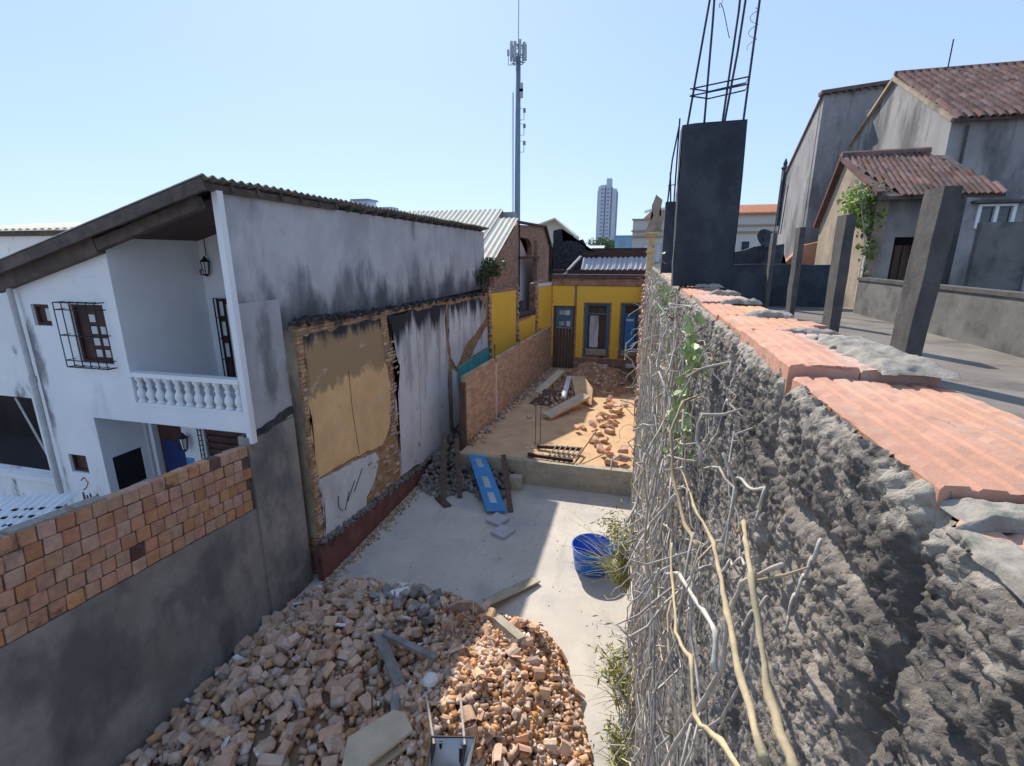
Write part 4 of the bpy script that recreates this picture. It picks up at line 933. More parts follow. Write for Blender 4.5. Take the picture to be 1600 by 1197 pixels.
# tiled cottage
def barrel(name, wd, ln, mat, seg=5):
    bm = B(); o_ = []; i_ = []
    for k in range(seg+1):
        a = math.pi*k/seg
        for e, sc in ((0, 1.0), (1, .82)):
            o_.append(bm.verts.new((-wd/2*sc*math.cos(a), -ln*e, .42*wd*sc*math.sin(a)+.02*(1-e)))); i_.append(bm.verts.new((-(wd/2-.014)*sc*math.cos(a), -ln*e, (.42*wd-.014)*sc*math.sin(a)+.02*(1-e))))
    for k in range(seg):
        a, b_ = 2*k, 2*k+2
        bm.faces.new((o_[a], o_[b_], o_[b_+1], o_[a+1])); bm.faces.new((i_[a], i_[a+1], i_[b_+1], i_[b_]))
        bm.faces.new((o_[a], i_[a], i_[b_], o_[b_])); bm.faces.new((o_[a+1], o_[b_+1], i_[b_+1], i_[a+1]))
    bm.faces.new((o_[0], o_[1], i_[1], i_[0])); bm.faces.new((o_[-1], i_[-1], i_[-2], o_[-2]))
    me = bpy.data.meshes.new(name); bmesh.ops.recalc_face_normals(bm, faces=bm.faces); bm.to_mesh(me); bm.free(); me.materials.append(MAT[mat]); return me
def tiled(parent, x0, x1, yr, zr, ye, ze, rows, cols, mat, slab_mat, skew=0, hipcut=None):
    """tiled slope falling towards -Y from ridge (yr,zr) to eave (ye,ze)"""
    L = math.hypot(yr-ye, zr-ze); an = math.atan2(zr-ze, yr-ye); px_ = (x1-x0)/cols; rw = L/rows
    bm = B(); prism(bm, [(x0, yr, zr-.05), (x0, ye+.03, ze-.05+.0), (x0, ye+.03, ze-.11), (x0, yr, zr-.11)], (x1-x0+skew, 0, 0)); sl_ = obj('roof', bm, slab_mat, parent)
    me = [barrel('roof_tile', px_*1.0, rw*1.22, mat), barrel('roof_tile', px_*.97, rw*1.18, mat)]
    for r in range(rows):
        for c in range(cols):
            s = r/rows; x = x0+(c+.5)*px_+skew*(r/max(1, rows-1))
            place('roof_tile', random.choice(me), sl_, (x+random.uniform(-.006, .006), yr+(ye-yr)*s+random.uniform(-.01, .01), zr+(ze-zr)*s-.015+random.uniform(-.004, .008)), (an+.05, random.uniform(-.04, .04), random.uniform(-.04, .04)))
    bm = B(); tube(bm, [(x0-.02, yr+.02, zr+.03), (x1+.02, yr+.02, zr+.05)], .075, 7); obj('ridge_cap', bm, 'old_tile', sl_)
    return sl_
CT = thing('tiled_cottage', 'small low house with a sagging tiled roof and a green plant on its corner', 'house', (5, 12, -1.3))
bm = B(); prism(bm, [(4.3, y, z) for y, z in [(11.2, -1.3), (14.2, -1.3), (14.2, .75), (13.15, 2.0), (11.2, 1.16)]], (.2, 0, 0)); obj('gable_wall', bm, 'warm_stucco', CT)
bm = B(); panel_holes(bm, 4.5, 5.72, -1.3, 1.10, [(4.72, 5.45, -1.3, .35)], lambda a, b, c, d: box(bm, a, b, 11.25, 11.45, c, d)); obj('front_wall', bm, 'dark_render', CT)
bm = B(); box(bm, 4.7, 5.5, 11.62, 11.66, -1.3, .4); obj('dark_doorway', bm, 'void', CT)
bm = B()
for k in range(5): box(bm, 4.74+k*.14, 4.86+k*.14, 11.55, 11.58, -1.29, .2)
obj('door_boards', bm, 'old_wood', CT)
tiled(CT, 4.22, 5.85, 13.15, 2.13, 10.95, 1.12, 7, 16, 'old_tile', 'roof_wood', skew=.32)
bm = B(); beam(bm, (4.27, 13.2, 2.12), (4.27, 14.35, .70), .16, .07); beam(bm, (4.24, 13.15, 2.08), (4.24, 11.0, 1.12), .10, .08); obj('verge', bm, 'old_tile', CT)
bm = B(); box(bm, 5.42, 5.62, 11.0, 11.2, -1.3, 1.0); obj('corner_pier', bm, 'pillar', CT)
VP_ = thing('wall_shrub', 'bright green plant sprouting from the corner of the tiled cottage', 'plant', (4.25, 11.3, -.2))
P = np.concatenate([blob(420, (4.22, 11.45, .95), (.38, .46, .46), .2), blob(150, (4.25, 11.3, .62), (.36, .38, .33), .3), blob(70, (4.3, 11.2, .1), (.22, .22, .3), .2), blob(30, (4.3, 11.2, -.45), (.1, .15, .3), .2)])
leaves(P, RNG.uniform(.07, .16, len(P)), 'foliage', 'leaf_mid', VP_)
P = np.concatenate([blob(240, (4.08, 11.45, 1.0), (.34, .42, .42), .4)])
leaves(P, RNG.uniform(.07, .14, len(P)), 'pale_foliage', 'leaf', VP_)
bm = B()
for k in range(14): x = random.uniform(-.2, .2); tube(bm, [(4.28, 11.3+x*.4, -.9), (4.27+x*.2, 11.3+x, 0), (4.22+x, 11.4+x, .9+random.uniform(-.2, .3))], .012, 4)
obj('stem', bm, 'stem', VP_)
BWl = thing('block_screen_wall', 'grey brown block wall beside the tiled cottage, far right', 'wall', (6.1, 10.6, -1.3))
bm = B(); panel_holes(bm, 5.66, 6.42, -1.3, .56, [], lambda a, b, c, d: box(bm, a, b, 10.5, 10.62, c, d)); 
obj('wall', bm, 'block_grey' if 'block_grey' in MAT else 'parapet', BWl)
bm = B(); box(bm, 6.43, 6.6, 10.45, 10.65, -1.3, .50); obj('pale_post', bm, 'old_house', BWl)
bm = B(); box(bm, 6.62, 9, 10.5, 10.62, -1.3, .3); obj('wing_wall', bm, 'dark_render', BWl)
# big old houses
OB = thing('old_stucco_house', 'big weathered stucco house with red tiled roof and a small white window, far right', 'house', (11, 19, -1.3))
bm = B(); prism(bm, [(7.95, y, z) for y, z in [(17, -1.3), (24, -1.3), (24, 4.3), (20.95, 5.72), (17, 3.55)]], (.3, 0, 0)); obj('gable_wall', bm, 'old_house', OB)
bm = B(); panel_holes(bm, 8.25, 17, -1.3, 3.5, [(9.02, 9.82, .84, 1.28)], lambda a, b, c, d: box(bm, a, b, 17, 17.25, c, d)); obj('front_wall', bm, 'old_house', OB)
wf = obj('window', (lambda b: (box(b, 8.98, 9.06, 16.95, 17.1, .80, 1.32), box(b, 9.78, 9.86, 16.95, 17.1, .80, 1.32), box(b, 9.38, 9.46, 16.95, 17.1, .80, 1.32), box(b, 8.98, 9.86, 16.94, 17.1, 1.321, 1.38), box(b, 8.98, 9.86, 16.94, 17.1, .74, .799), b)[5])(B()), 'white_wall', OB)
for x in (9.07, 9.47):
    bm = B(); box(bm, x, x+.30, 17.04, 17.06, .81, 1.31); obj('pane', bm, 'glass', wf)
bm = B(); box(bm, 8.8, 10.1, 16.8, 17, 1.40, 1.47); obj('window_hood', bm, 'pillar', OB)
tiled(OB, 7.9, 13.2, 20.95, 5.88, 16.75, 3.58, 13, 23, 'old_tile', 'roof_wood')
bm = B(); beam(bm, (7.93, 20.95, 5.76), (7.93, 16.8, 3.52), .2, .10); beam(bm, (7.93, 20.95, 5.76), (7.93, 24, 4.3), .2, .1); obj('verge', bm, 'warm_stucco', OB)
bm = B(); prism(bm, [(8, 20.96, 5.7), (8, 24, 4.3), (8, 24, 4.2), (8, 20.96, 5.6)], (5.2, 0, 0)); obj('rear_roof', bm, 'old_tile', OB)
for dx, z1 in ((.06, 3.4),):
    bm = B(); tube(bm, [(8.25+dx, 16.93, -1), (8.25+dx, 16.93, z1)], .035, 6); obj('wall_pipe', bm, 'pillar', OB)
bm = B(); tube(bm, [(9.35, 20.9, 5.8), (9.35, 20.9, 6.75)], .02, 5); obj('aerial', bm, 'iron', OB)
OA = thing('old_stucco_house', 'tall grey stucco house with a plain end wall behind the red tiled one', 'house', (8.5, 26, -1.3))
bm = B(); prism(bm, [(6.74, 24.1, -1.3), (12, 24.1, -1.3), (12, 24.1, 6.5), (8.9, 24.1, 6.42), (6.74, 24.1, 6.22)], (0, .3, 0)); obj('end_wall', bm, 'old_house', OA)
bm = B(); prism(bm, [(6.72, y, z) for y, z in [(24.401, -1.3), (28.3, -1.3), (28.3, 3.85), (27.6, 4.25), (24.401, 6.1)]], (.3, 0, 0)); obj('side_wall', bm, 'old_house', OA)
bm = B(); beam(bm, (6.6, 24.2, 6.30), (9.2, 24.2, 6.52), .45, .13); beam(bm, (6.78, 24.2, 6.27), (6.78, 28.4, 3.86), .25, .10); obj('roof_edge', bm, 'old_tile', OA)
for k in range(9):
    bm = B(); rbox(bm, (6.9+k*.27, 23.99, 6.23+.017*k), (.08, .12, .08)); obj('rafter_end', bm, 'roof_wood', OA)
bm = B(); box(bm, 6.6, 6.75, 28.31, 28.7, 1.5, 4.15); lathe(bm, [(.14, 0), (.18, .06), (.08, .16), (.10, .28), (.02, .5)], (6.68, 28.5, 4.15), 8); obj('finial', bm, 'col_dark', OA)
# clutter beyond the terrace end wall
RB = thing('rear_ruin', 'dark jagged ruined wall behind the terrace end wall with an orange roof corner', 'wall', (3.5, 16, -1.3))
bm = B(); prism(bm, [(p.x, 16, p.y) for p in ragged([(1.0, -1.3), (5.0, -1.3), (5.0, -.3), (4.0, -.2), (4.0, .32), (3.55, .32), (3.2, .25), (2.7, .1), (1.0, .1)], .2, .05, 7)], (0, .3, 0)); obj('wall', bm, 'col_dark', RB)
bm = B(); prism(bm, [(4.1, 16.4, -.3), (5.1, 16.4, -.3), (5.1, 16.4, .42), (4.6, 16.4, .30)], (0, .3, 0)); obj('roof_corner', bm, 'orange_tile', RB)
SD = thing('satellite_dish', 'dark satellite dish on the ruined wall behind the terrace', 'satellite dish', (3.35, 15.8, .2))
bm = B(); lathe(bm, [(.02, 0), (.14, .02), (.24, .07), (.30, .13), (.29, .14), (.22, .085), (.13, .035), (.01, .015)], (0, 0, 0), 16)
bmesh.ops.rotate(bm, verts=bm.verts, cent=(0, 0, 0), matrix=Euler((R(60), 0, R(25))).to_matrix()); bmesh.ops.translate(bm, verts=bm.verts, vec=(3.4, 15.8, .42)); obj('dish', bm, 'col_dark', SD, True)
bm = B(); tube(bm, [(3.4, 15.85, .15), (3.4, 15.82, .42)], .025, 6); tube(bm, [(3.4, 15.8, .42), (3.32, 15.55, .50)], .012, 5); obj('mount', bm, 'iron', SD)

# ================================================================== DISTANT THINGS
AM = thing('antenna_mast', 'tall grey telecom mast with panel antennas at the top', 'mast', (-14.6, 60, G))
bm = B(); tube(bm, [(-14.62, 60, G), (-14.6, 60, 8), (-14.55, 60, 21.5)], [.36, .33, .27], 12); obj('pole', bm, 'mast', AM, True)
bm = B(); tube(bm, [(-14.54, 60, 21.5), (-14.5, 60, 27.6)], .045, 5); obj('lightning_rod', bm, 'mast', AM)
for k in range(9):
    a = k*2*math.pi/9+.3; rr_ = .82; bm = B(); rbox(bm, (-14.55+rr_*math.cos(a), 60+rr_*math.sin(a), 21.95+.15*(k % 2)), (.24, .24, 1.6), (0, 0, a)); obj('panel_antenna', bm, 'antenna', AM)
bm = B()
for z in (20.9, 21.6, 22.5):
    tube(bm, [(-14.55+.6*math.cos(t), 60+.6*math.sin(t), z) for t in np.linspace(0, 2*math.pi, 13)], .05, 4)
    for a in (0, 1.57, 3.14, 4.7): tube(bm, [(-14.55, 60, z), (-14.55+.8*math.cos(a), 60+.8*math.sin(a), z)], .05, 4)
tube(bm, [(-14.6, 60, 20.7), (-15.7, 60, 20.8), (-15.7, 60, 22.2)], .05, 4)
obj('antenna_frame', bm, 'mast', AM)
bm = B(); rbox(bm, (-15.7, 60, 22.0), (.22, .22, .6)); obj('panel_antenna', bm, 'antenna', AM)
for k, z in enumerate((17.8, 18.4)):
    bm = B(); rbox(bm, (-14.15, 59.9, z), (.34, .3, .9)); obj('radio_box', bm, 'antenna', AM)
for z in (12.6, 14.4, 16.0):
    bm = B(); tube(bm, [(-14.55, 60, z-.9), (-13.85, 60, z-.9), (-13.85, 60, z+.3), (-14.55, 60, z+.3)], .04, 4); rbox(bm, (-13.8, 60, z+.05), (.26, .26, .4)); obj('bracket', bm, 'mast', AM)
bm = B(); tube(bm, [(-15.1, 60, 2), (-15.1, 60, 18)], .04, 4); tube(bm, [(-15.22, 60, 2), (-15.22, 60, 18)], .03, 4)
for k in range(40): tube(bm, [(-15.25, 60, 2+k*.4), (-15.07, 60, 2+k*.4)], .02, 3)
obj('ladder', bm, 'mast', AM)

TW = thing('high_rise_tower', 'tall pale blue grey apartment tower on the skyline', 'tower', (-29, 430, G))
z1 = 57
bm = B(); box(bm, -36.4, -31.2, 430, 446, G, z1-2); box(bm, -30.0, -26.2, 430, 446, G, z1-1); box(bm, -25.0, -21.6, 430.5, 446, G, z1-4); obj('facade', bm, 'tower', TW)
bm = B(); box(bm, -31.2, -30, 431, 445, G, z1-2.5); box(bm, -26.2, -25, 431, 445, G, z1-2.5); box(bm, -37.0, -36.4, 431, 445, G, z1-5); box(bm, -21.6, -21, 431, 445, G, z1-6); obj('recess', bm, 'tower_dark', TW)
bm = B(); box(bm, -30.2, -26.0, 432, 442, z1-1, z1+4.2); box(bm, -35, -30.3, 433, 443, z1-2, z1-.5); obj('roof_tank', bm, 'tower', TW)
bm = B(); box(bm, -1.0, 1.0, 0, .25, 0, 1.3); me_wn = bpy.data.meshes.new('window'); bm.to_mesh(me_wn); bm.free(); me_wn.materials.append(MAT['tower_dark'])
for f in range(21):
    for x in (-33.0, -28.2): place('window', me_wn, TW, (x, 429.85, z1-5-f*2.9))
for (nm, lb, x0, x1, y, zt, cx_) in (('cream_building', 'cream building with tan cornice bands and a pale roof, right of the tower', -.75, 3.4, 45, 2.95, 0), ('cream_building', 'long cream building with an orange tiled roof, right of the big column', 6.2, 14, 47, 3.5, 1)):
    t = thing(nm, lb, 'building', ((x0+x1)/2, y+3, G))
    bm = B(); box(bm, x0, x1, y, y+7, G, zt); obj('wall', bm, 'cream', t)
    for z in ((1.55, 2.0) if cx_ == 0 else (1.9, 2.45)):
        bm = B(); box(bm, x0-.1, x1+.1, y-.15, y-.002, z, z+.14); obj('cornice', bm, 'tan_band', t)
    if cx_ == 0:
        bm = B(); box(bm, x0-.1, x1+.1, y-.12, y+.2, zt, zt+.12); obj('coping', bm, 'tan_band', t)
        bm = B(); prism(bm, [(x0+.6, y+1.5, zt), (x0+1.5, y+1.5, zt+.9), (x1, y+1.5, zt+.9), (x1, y+1.5, zt)], (0, 3, 0)); obj('roof', bm, 'tan_band', t)
        bm = B(); tube(bm, [(x0+.9, y+1.4, zt+.75), (x0+1.7, y+1.4, zt+1.0), (x1, y+1.4, zt+1.0)], .12, 5); obj('gutter', bm, 'tin', t)
        for x in (.55, 1.3):
            f = obj('window', (lambda b: (box(b, x-.4, x+.42, y-.06, y-.002, -.6, 1.0), b)[1])(B()), 'grey_side', t)
            bm = B(); box(bm, x-.3, x-.02, y-.08, y-.062, -.5, .9); box(bm, x+.04, x+.32, y-.08, y-.062, -.5, .9); obj('pane', bm, 'pane_pale', f)
    else:
        bm = B(); prism(bm, [(x0-.3, y-.3, zt), (x0-.3, y+3.5, zt+.95), (x0-.3, y+3.5, zt+.8), (x0-.3, y-.3, zt-.12)], (x1-x0+.6, 0, 0)); rf_ = obj('roof', bm, 'orange_tile', t)
        bm = B()
        for k in range(46): beam(bm, (x0-.2+k*.17, y-.3, zt+.04), (x0-.2+k*.17, y+3.4, zt+.97), .08, .06)
        o = obj('roof_tile_row', bm, 'orange_tile', rf_); o['kind'] = 'stuff'
        for x in (7.2, 8.7, 10.2):
            f = obj('window', (lambda b: (box(b, x-.4, x+.4, y-.06, y-.002, -.2, 1.3), b)[1])(B()), 'pane_pale', t)
            bm = B(); box(bm, x-.3, x+.3, y-.08, y-.062, -.1, 1.2); obj('pane', bm, 'glass', f)
BB = thing('blue_building', 'pale blue flat roofed building between the trees and the cream building', 'building', (-2.2, 92, G))
bm = B(); box(bm, -4.4, .5, 90, 100, G, 3.25); obj('wall', bm, 'sky_blue', BB)
bm = B(); box(bm, -4.6, .6, 89.8, 100, 3.251, 3.45); obj('parapet', bm, 'sky_blue', BB)
for x in (-3.5, -1.5):
    bm = B(); box(bm, x, x+.9, 89.9, 89.998, 1.7, 2.6); obj('window', bm, 'tower_dark', BB)
LR = thing('low_white_roof', 'small low white roofed hut in front of the pale blue building', 'hut', (-3.4, 70, G))
bm = B(); prism(bm, [(-5, 70, .2), (-4.1, 70, .75), (-3.2, 70, .3), (-1.2, 70, .9), (-.4, 70, .75), (-.4, 70, 0), (-5, 70, 0)], (0, 4, 0)); obj('roof', bm, 'tin', LR)
bm = B(); box(bm, -4.9, -.5, 70.2, 73.8, G, -.002); obj('wall', bm, 'cream', LR)
LR2 = thing('tin_roof_hut', 'small pale tin roof half hidden among the trees', 'hut', (-8.3, 95, G))
bm = B(); prism(bm, [(-10.2, 95, 1.0), (-10.2, 97, 1.9), (-10.2, 97, 1.8), (-10.2, 95, .9)], (3.6, 0, 0)); obj('roof', bm, 'tin', LR2)
bm = B(); box(bm, -10, -6.8, 95.2, 97, G, .85); obj('wall', bm, 'cream', LR2)
for i, (x, y, zc, rx, rz, lb) in enumerate([(-22.5, 125, 1.6, 5.6, 3.6, 'leftmost round tree of the distant clump, partly behind the ruin'), (-15.5, 118, .9, 4.2, 2.8, 'small low tree beside the leftmost tree of the distant clump'), (-9.6, 122, 1.6, 4.6, 3.3, 'broad tree just below the base of the tower'), (-4.8, 128, 1.2, 3.6, 2.9, 'tree directly left of the pale blue building'), (-12.8, 112, -.8, 3.0, 2.2, 'low bush like tree in front of the distant clump')]):
    t = thing('broadleaf_tree', lb, 'tree', (x, y, G), 'trees on the skyline')
    bm = B(); tube(bm, [(x, y, G), (x+.2, y, -3), (x, y, zc-.4)], .35, 7, .15)
    for k in range(5):
        a = k*1.26; tube(bm, [(x, y, -2.5), (x+rx*.3*math.cos(a), y+rx*.3*math.sin(a), zc-.4), (x+rx*.6*math.cos(a), y+rx*.6*math.sin(a), zc+.6)], .14, 5, .05)
    obj('trunk', bm, 'bark', t)
    P = []
    for k in range(15):
        a = RNG.uniform(0, 2*math.pi); e = RNG.uniform(-.4, 1.0); c = (x+rx*.72*math.cos(a)*math.cos(e), y+rx*.72*math.sin(a)*math.cos(e), zc+rz*.7*math.sin(e)); P.append(blob(190, c, (rx*.36, rx*.36, rz*.34), .35))
    P = np.concatenate(P); leaves(P, RNG.uniform(.22, .5, len(P)), 'crown', 'tree_leaf', t, .7)
DB = thing('distant_apartment_block', 'distant grey flat roofed block peeping over the corrugated roof', 'building', (-86, 150, G))
bm = B(); box(bm, -94, -78, 150, 158, G, 14.4); box(bm, -92, -86.5, 150.5, 156, 14.4, 17.4); box(bm, -86, -78.5, 151, 156, 14.4, 15.3); obj('wall', bm, 'tower', DB)
bm = B(); box(bm, -92.6, -86, 150.1, 156.5, 17.4, 17.9); obj('roof', bm, 'tower_dark', DB)
bm = B()
for k in range(4): box(bm, -91.6+k*1.3, -90.8+k*1.3, 150.3, 150.498, 15.2, 16.5)
obj('window', bm, 'tower_dark', DB)
GH = thing('small_gabled_house', 'small pale gabled house behind the ruined side wall, beside the mast', 'house', (-6.5, 42, G))
bm = B(); prism(bm, [(-9, 40, G), (-5.2, 40, G), (-5.2, 40, 1.6), (-6.6, 40, 2.75), (-9, 40, 2.0)], (0, 4, 0)); obj('wall', bm, 'cream', GH)
bm = B(); beam(bm, (-6.6, 39.8, 2.82), (-4.9, 39.8, 1.45), 1.0, .10); beam(bm, (-6.6, 39.8, 2.82), (-9.2, 39.8, 1.95), 1.0, .10); obj('roof', bm, 'fibre_pale', GH)

SH = thing('wall_top_shrub', 'dark leafy shrub growing on the ruined wall top at the end of the grey house', 'shrub', (-6.1, 19, -1.3))
P = np.concatenate([blob(260, (-6.15, 18.9, -.75), (.3, .7, .5), .2), blob(260, (-5.95, 19.6, -.45), (.35, .7, .45), .3), blob(140, (-5.9, 20.3, -.6), (.3, .5, .35), .3)])
leaves(P, RNG.uniform(.09, .19, len(P)), 'foliage', 'leaf_dark', SH)
P = blob(130, (-5.75, 20.5, -.35), (.4, .8, .45), .4); leaves(P, RNG.uniform(.08, .16, len(P)), 'pale_foliage', 'leaf_mid', SH)
bm = B()
for k in range(14): y = random.uniform(18.5, 20.6); tube(bm, [(-6.1, 19.2+.3*(y-19.4), -1.4), (-6.05, y, -.9), (-5.9, y+random.uniform(-.3, .3), -.3)], .018, 4)
obj('stem', bm, 'bark', SH)

# ================================================================== RUBBLE
def hl(x, y):   # left heap and right heap, height over the yard
    a = .62*np.exp(-(((x+4.0)/1.35)**2+((y-4.6)/2.0)**2)); b = .78*np.exp(-(((x+1.75)/1.05)**2+((y-5.0)/1.45)**2)); c = .42*np.exp(-(((x+3.2)/1.2)**2+((y-6.7)/.8)**2))
    d = .3*np.exp(-(((x+1.3)/.7)**2+((y-6.5)/.55)**2)); e = .35*np.exp(-(((x+5.0)/1.0)**2+((y-5.4)/1.6)**2))
    d = d-.42*np.exp(-(((x+1.6)/.38)**2+((y-3.7)/.5)**2))
    fx = np.clip((x+6.25)/.5, .25, 1)
    lim = np.interp(y, [2, 4.2, 4.9, 5.6, 6.4, 7.0, 7.4], [.3, .15, 0, -.25, -.62, -.9, -1.25]); fr_ = np.clip((lim-x)/.45, 0, 1)
    far = np.interp(x, [-6.2, -5.2, -4.2, -3, -2.4, -1.5, -.8], [7.3, 7.75, 7.75, 7.65, 7.45, 7.3, 7.1]); ff = np.clip((far-y)/.5, 0, 1)
    return (a+b+c+d+e+.05)*fx*fr_*ff
xs = np.linspace(-6.15, .25, 110); yv = np.linspace(-1, 8, 150); XX, YYr = np.meshgrid(xs, yv, indexing='ij')
HH = hl(XX, YYr); HH = HH-.09+.10*(fbm(XX*2.5, YYr*2.5, 4, 3)-.5)*(HH > .02)
mo = mesh_np('rubble_mound', np.stack([XX, YYr, G+HH], -1).reshape(-1, 3), grid_faces(110, 150), 'dirt', None, True); mo['kind'] = 'stuff'; mo['label'] = 'dusty earth and mortar mound under the rubble heaps'; mo['category'] = 'rubble'
def sample(n, cond, y0=1.5, y1=7.75, x0=-6.1, x1=.15):
    out = []
    while len(out) < n:
        x = RNG.uniform(x0, x1, 2000); y = RNG.uniform(y0, y1, 2000); h = hl(x, y)
        k = (h > .045) & cond(x, y); out += list(zip(x[k], y[k], h[k]))
    return np.array(out[:n])
isleft = lambda x, y: x < -2.75-.15*(y-5)
isgrey = lambda x, y: (y > 6.2-.25*(x+3.5)) & (x > -4.3) & (x < -2.2)
notray = lambda x, y: ~((np.abs(x+1.68) < .34) & (y < 4.25))
P = sample(6500, lambda x, y: ~isleft(x, y) & notray(x, y)); n = len(P)
o = chunks(np.stack([P[:, 0], P[:, 1], G+P[:, 2]-.03+RNG.uniform(-.03, .05, n)], 1), RNG.uniform(.018, .075, (n, 3))*RNG.choice([1, 1, 1.5], (n, 1)), 'brick_crumbs', 'rubble_sun', None, .2); o['kind'] = 'stuff'; o['label'] = 'small orange brick crumbs covering the sunlit heap'; o['category'] = 'rubble'
o.data.materials[0] = MAT['rubble_fine2'] if 'rubble_fine2' in MAT else MAT['rubble_fine']
P = sample(3200, isleft); n = len(P)
o = chunks(np.stack([P[:, 0], P[:, 1], G+P[:, 2]-.05+RNG.uniform(-.03, .04, n)], 1), RNG.uniform(.03, .11, (n, 3)), 'mortar_crumbs', 'rubble_fine', None, .12); o['kind'] = 'stuff'; o['label'] = 'small brick and mortar crumbs between the whole bricks of the shaded heap'; o['category'] = 'rubble'
P = sample(430, isleft); n = len(P)
o = chunks(np.stack([P[:, 0], P[:, 1], G+P[:, 2]-.01+RNG.uniform(-.03, .05, n)], 1), np.stack([RNG.uniform(.10, .20, n), RNG.uniform(.08, .13, n), RNG.uniform(.06, .10, n)], 1), 'half_bricks', 'rubble_half', None, .09); o['kind'] = 'stuff'; o['label'] = 'broken half bricks packed between the whole ones of the shaded heap'; o['category'] = 'rubble'
P = sample(420, lambda x, y: ~isleft(x, y) & notray(x, y)); n = len(P)
o = chunks(np.stack([P[:, 0], P[:, 1], G+P[:, 2]+RNG.uniform(-.03, .03, n)], 1), np.stack([RNG.uniform(.07, .16, n), RNG.uniform(.05, .11, n), RNG.uniform(.02, .06, n)], 1), 'brick_splinters', 'rubble_fine2', None, .14); o['kind'] = 'stuff'; o['label'] = 'flat brick splinters strewn over the sunlit heap'; o['category'] = 'rubble'
n = 130; P = np.stack([RNG.uniform(-5.2, .1, n), RNG.uniform(7.2, 12.6, n), np.full(n, G+.006)], 1)
o = chunks(P, RNG.uniform(.006, .024, (n, 3)), 'scattered_grit', 'rubble_fine'); o['kind'] = 'stuff'; o['label'] = 'grit scattered over the concrete yard floor'; o['category'] = 'rubble'
# whole and broken bricks, one object each
bl = [brick_mesh('loose_brick', random.choice([.17, .20, .24, .27]), random.choice([.12, .14, .16]), random.choice([.08, .10, .12]), .014, 'rubble_brick', 50+k, .009) for k in range(9)]
gl = [brick_mesh('loose_brick', .17, .14, .10, .022, 'rubble_grey', 70+k, .012) for k in range(4)]
sb = [brick_mesh('brick_chunk', random.uniform(.08, .15), random.uniform(.06, .10), random.uniform(.03, .07), .016, 'rubble_sun', 90+k, .008) for k in range(8)]
st_ = [barrel('tile_shard', .19, .16+.03*k, 'rubble_sun') for k in range(3)]
P = sample(300, lambda x, y: isleft(x, y), y0=2.6)
for x, y, h in P:
    g = isgrey(x, y); me = random.choice(gl if g else bl)
    o = place('loose_brick', me, None, (x, y, G+h+random.uniform(.0, .08)), (random.gauss(0, .45), random.gauss(0, .45), random.uniform(0, 6.28)))
    if g: tag(o, 'loose grey dusty brick at the far grey end of the rubble', 'brick', 'grey bricks at the far end of the rubble')
    else: tag(o, 'loose pinkish brick in the shaded heap against the grey yard wall', 'brick', 'bricks in the shaded heap')
P = sample(215, lambda x, y: ~isleft(x, y) & notray(x, y), y0=3.6)
for x, y, h in P:
    if isgrey(x, y) and x < -2.4: continue
    o = place('brick_chunk', random.choice(sb), None, (x, y, G+h+random.uniform(-.01, .04)), (random.gauss(0, .6), random.gauss(0, .6), random.uniform(0, 6.28)), (random.uniform(.7, 1.35),)*3)
    tag(o, 'broken orange brick piece on the sunlit heap', 'brick piece', 'brick pieces on the sunlit heap')
P = sample(46, lambda x, y: ~isleft(x, y) & notray(x, y), y0=3.8)
for x, y, h in P:
    o = place('tile_shard', random.choice(st_), None, (x, y, G+h+.05), (random.gauss(.4, .9), random.gauss(0, .9), random.uniform(0, 6.28)))
    tag(o, 'curved orange roof tile shard lying on the sunlit heap', 'tile shard', 'roof tile shards on the sunlit heap')
wc = brick_mesh('plaster_chip', .10, .07, .04, .015, 'white_chip', 130, .01)
P = sample(34, lambda x, y: ~isleft(x, y), y0=4.0)
for x, y, h in P:
    s = random.uniform(.4, .9); o = place('plaster_chip', wc, None, (x, y, G+h+.04), (random.gauss(0, .5), random.gauss(0, .5), random.uniform(0, 6.28)), (s, s, s))
    tag(o, 'small white plaster chip among the orange debris', 'plaster chip', 'white plaster chips among the debris')
P = sample(26, isleft, y0=3.2)
for x, y, h in P:
    q = random.uniform(.5, 1.3); o = place('plaster_chip', wc, None, (x, y, G+h+.05), (random.gauss(0, .5), random.gauss(0, .5), random.uniform(0, 6.28)), (q*1.5, q, q))
    tag(o, 'white plaster chip lying between the bricks of the shaded heap', 'plaster chip', 'white plaster chips in the shaded heap')
def single(name, label, cat, build, mat, group=None):
    bm = B(); build(bm); o = obj(name, bm, mat); return tag(o, label, cat, group)
hz = lambda x, y: G+float(hl(np.array(x), np.array(y)))
single('white_bag', 'small crumpled white bag lying on the sunlit heap', 'bag', lambda b: (lathe(b, [(.02, 0), (.09, .01), (.12, .05), (.10, .10), (.05, .14), (.02, .15)], (-2.45, 5.05, hz(-2.45, 5.05)+.03), 9), b)[1], 'white_chip')
single('plaster_slab', 'pale plaster lump among the grey rubble near the concrete floor', 'plaster lump', lambda b: rbox(b, (-3.75, 6.7, hz(-3.75, 6.7)+.06), (.34, .16, .10), (.3, .2, .9)), 'white_chip')
single('plaster_slab', 'flat whitish slab lying at the far edge of the grey rubble', 'plaster lump', lambda b: rbox(b, (-4.1, 7.55, G+.12), (.38, .2, .05), (.1, .1, .2)), 'white_chip')
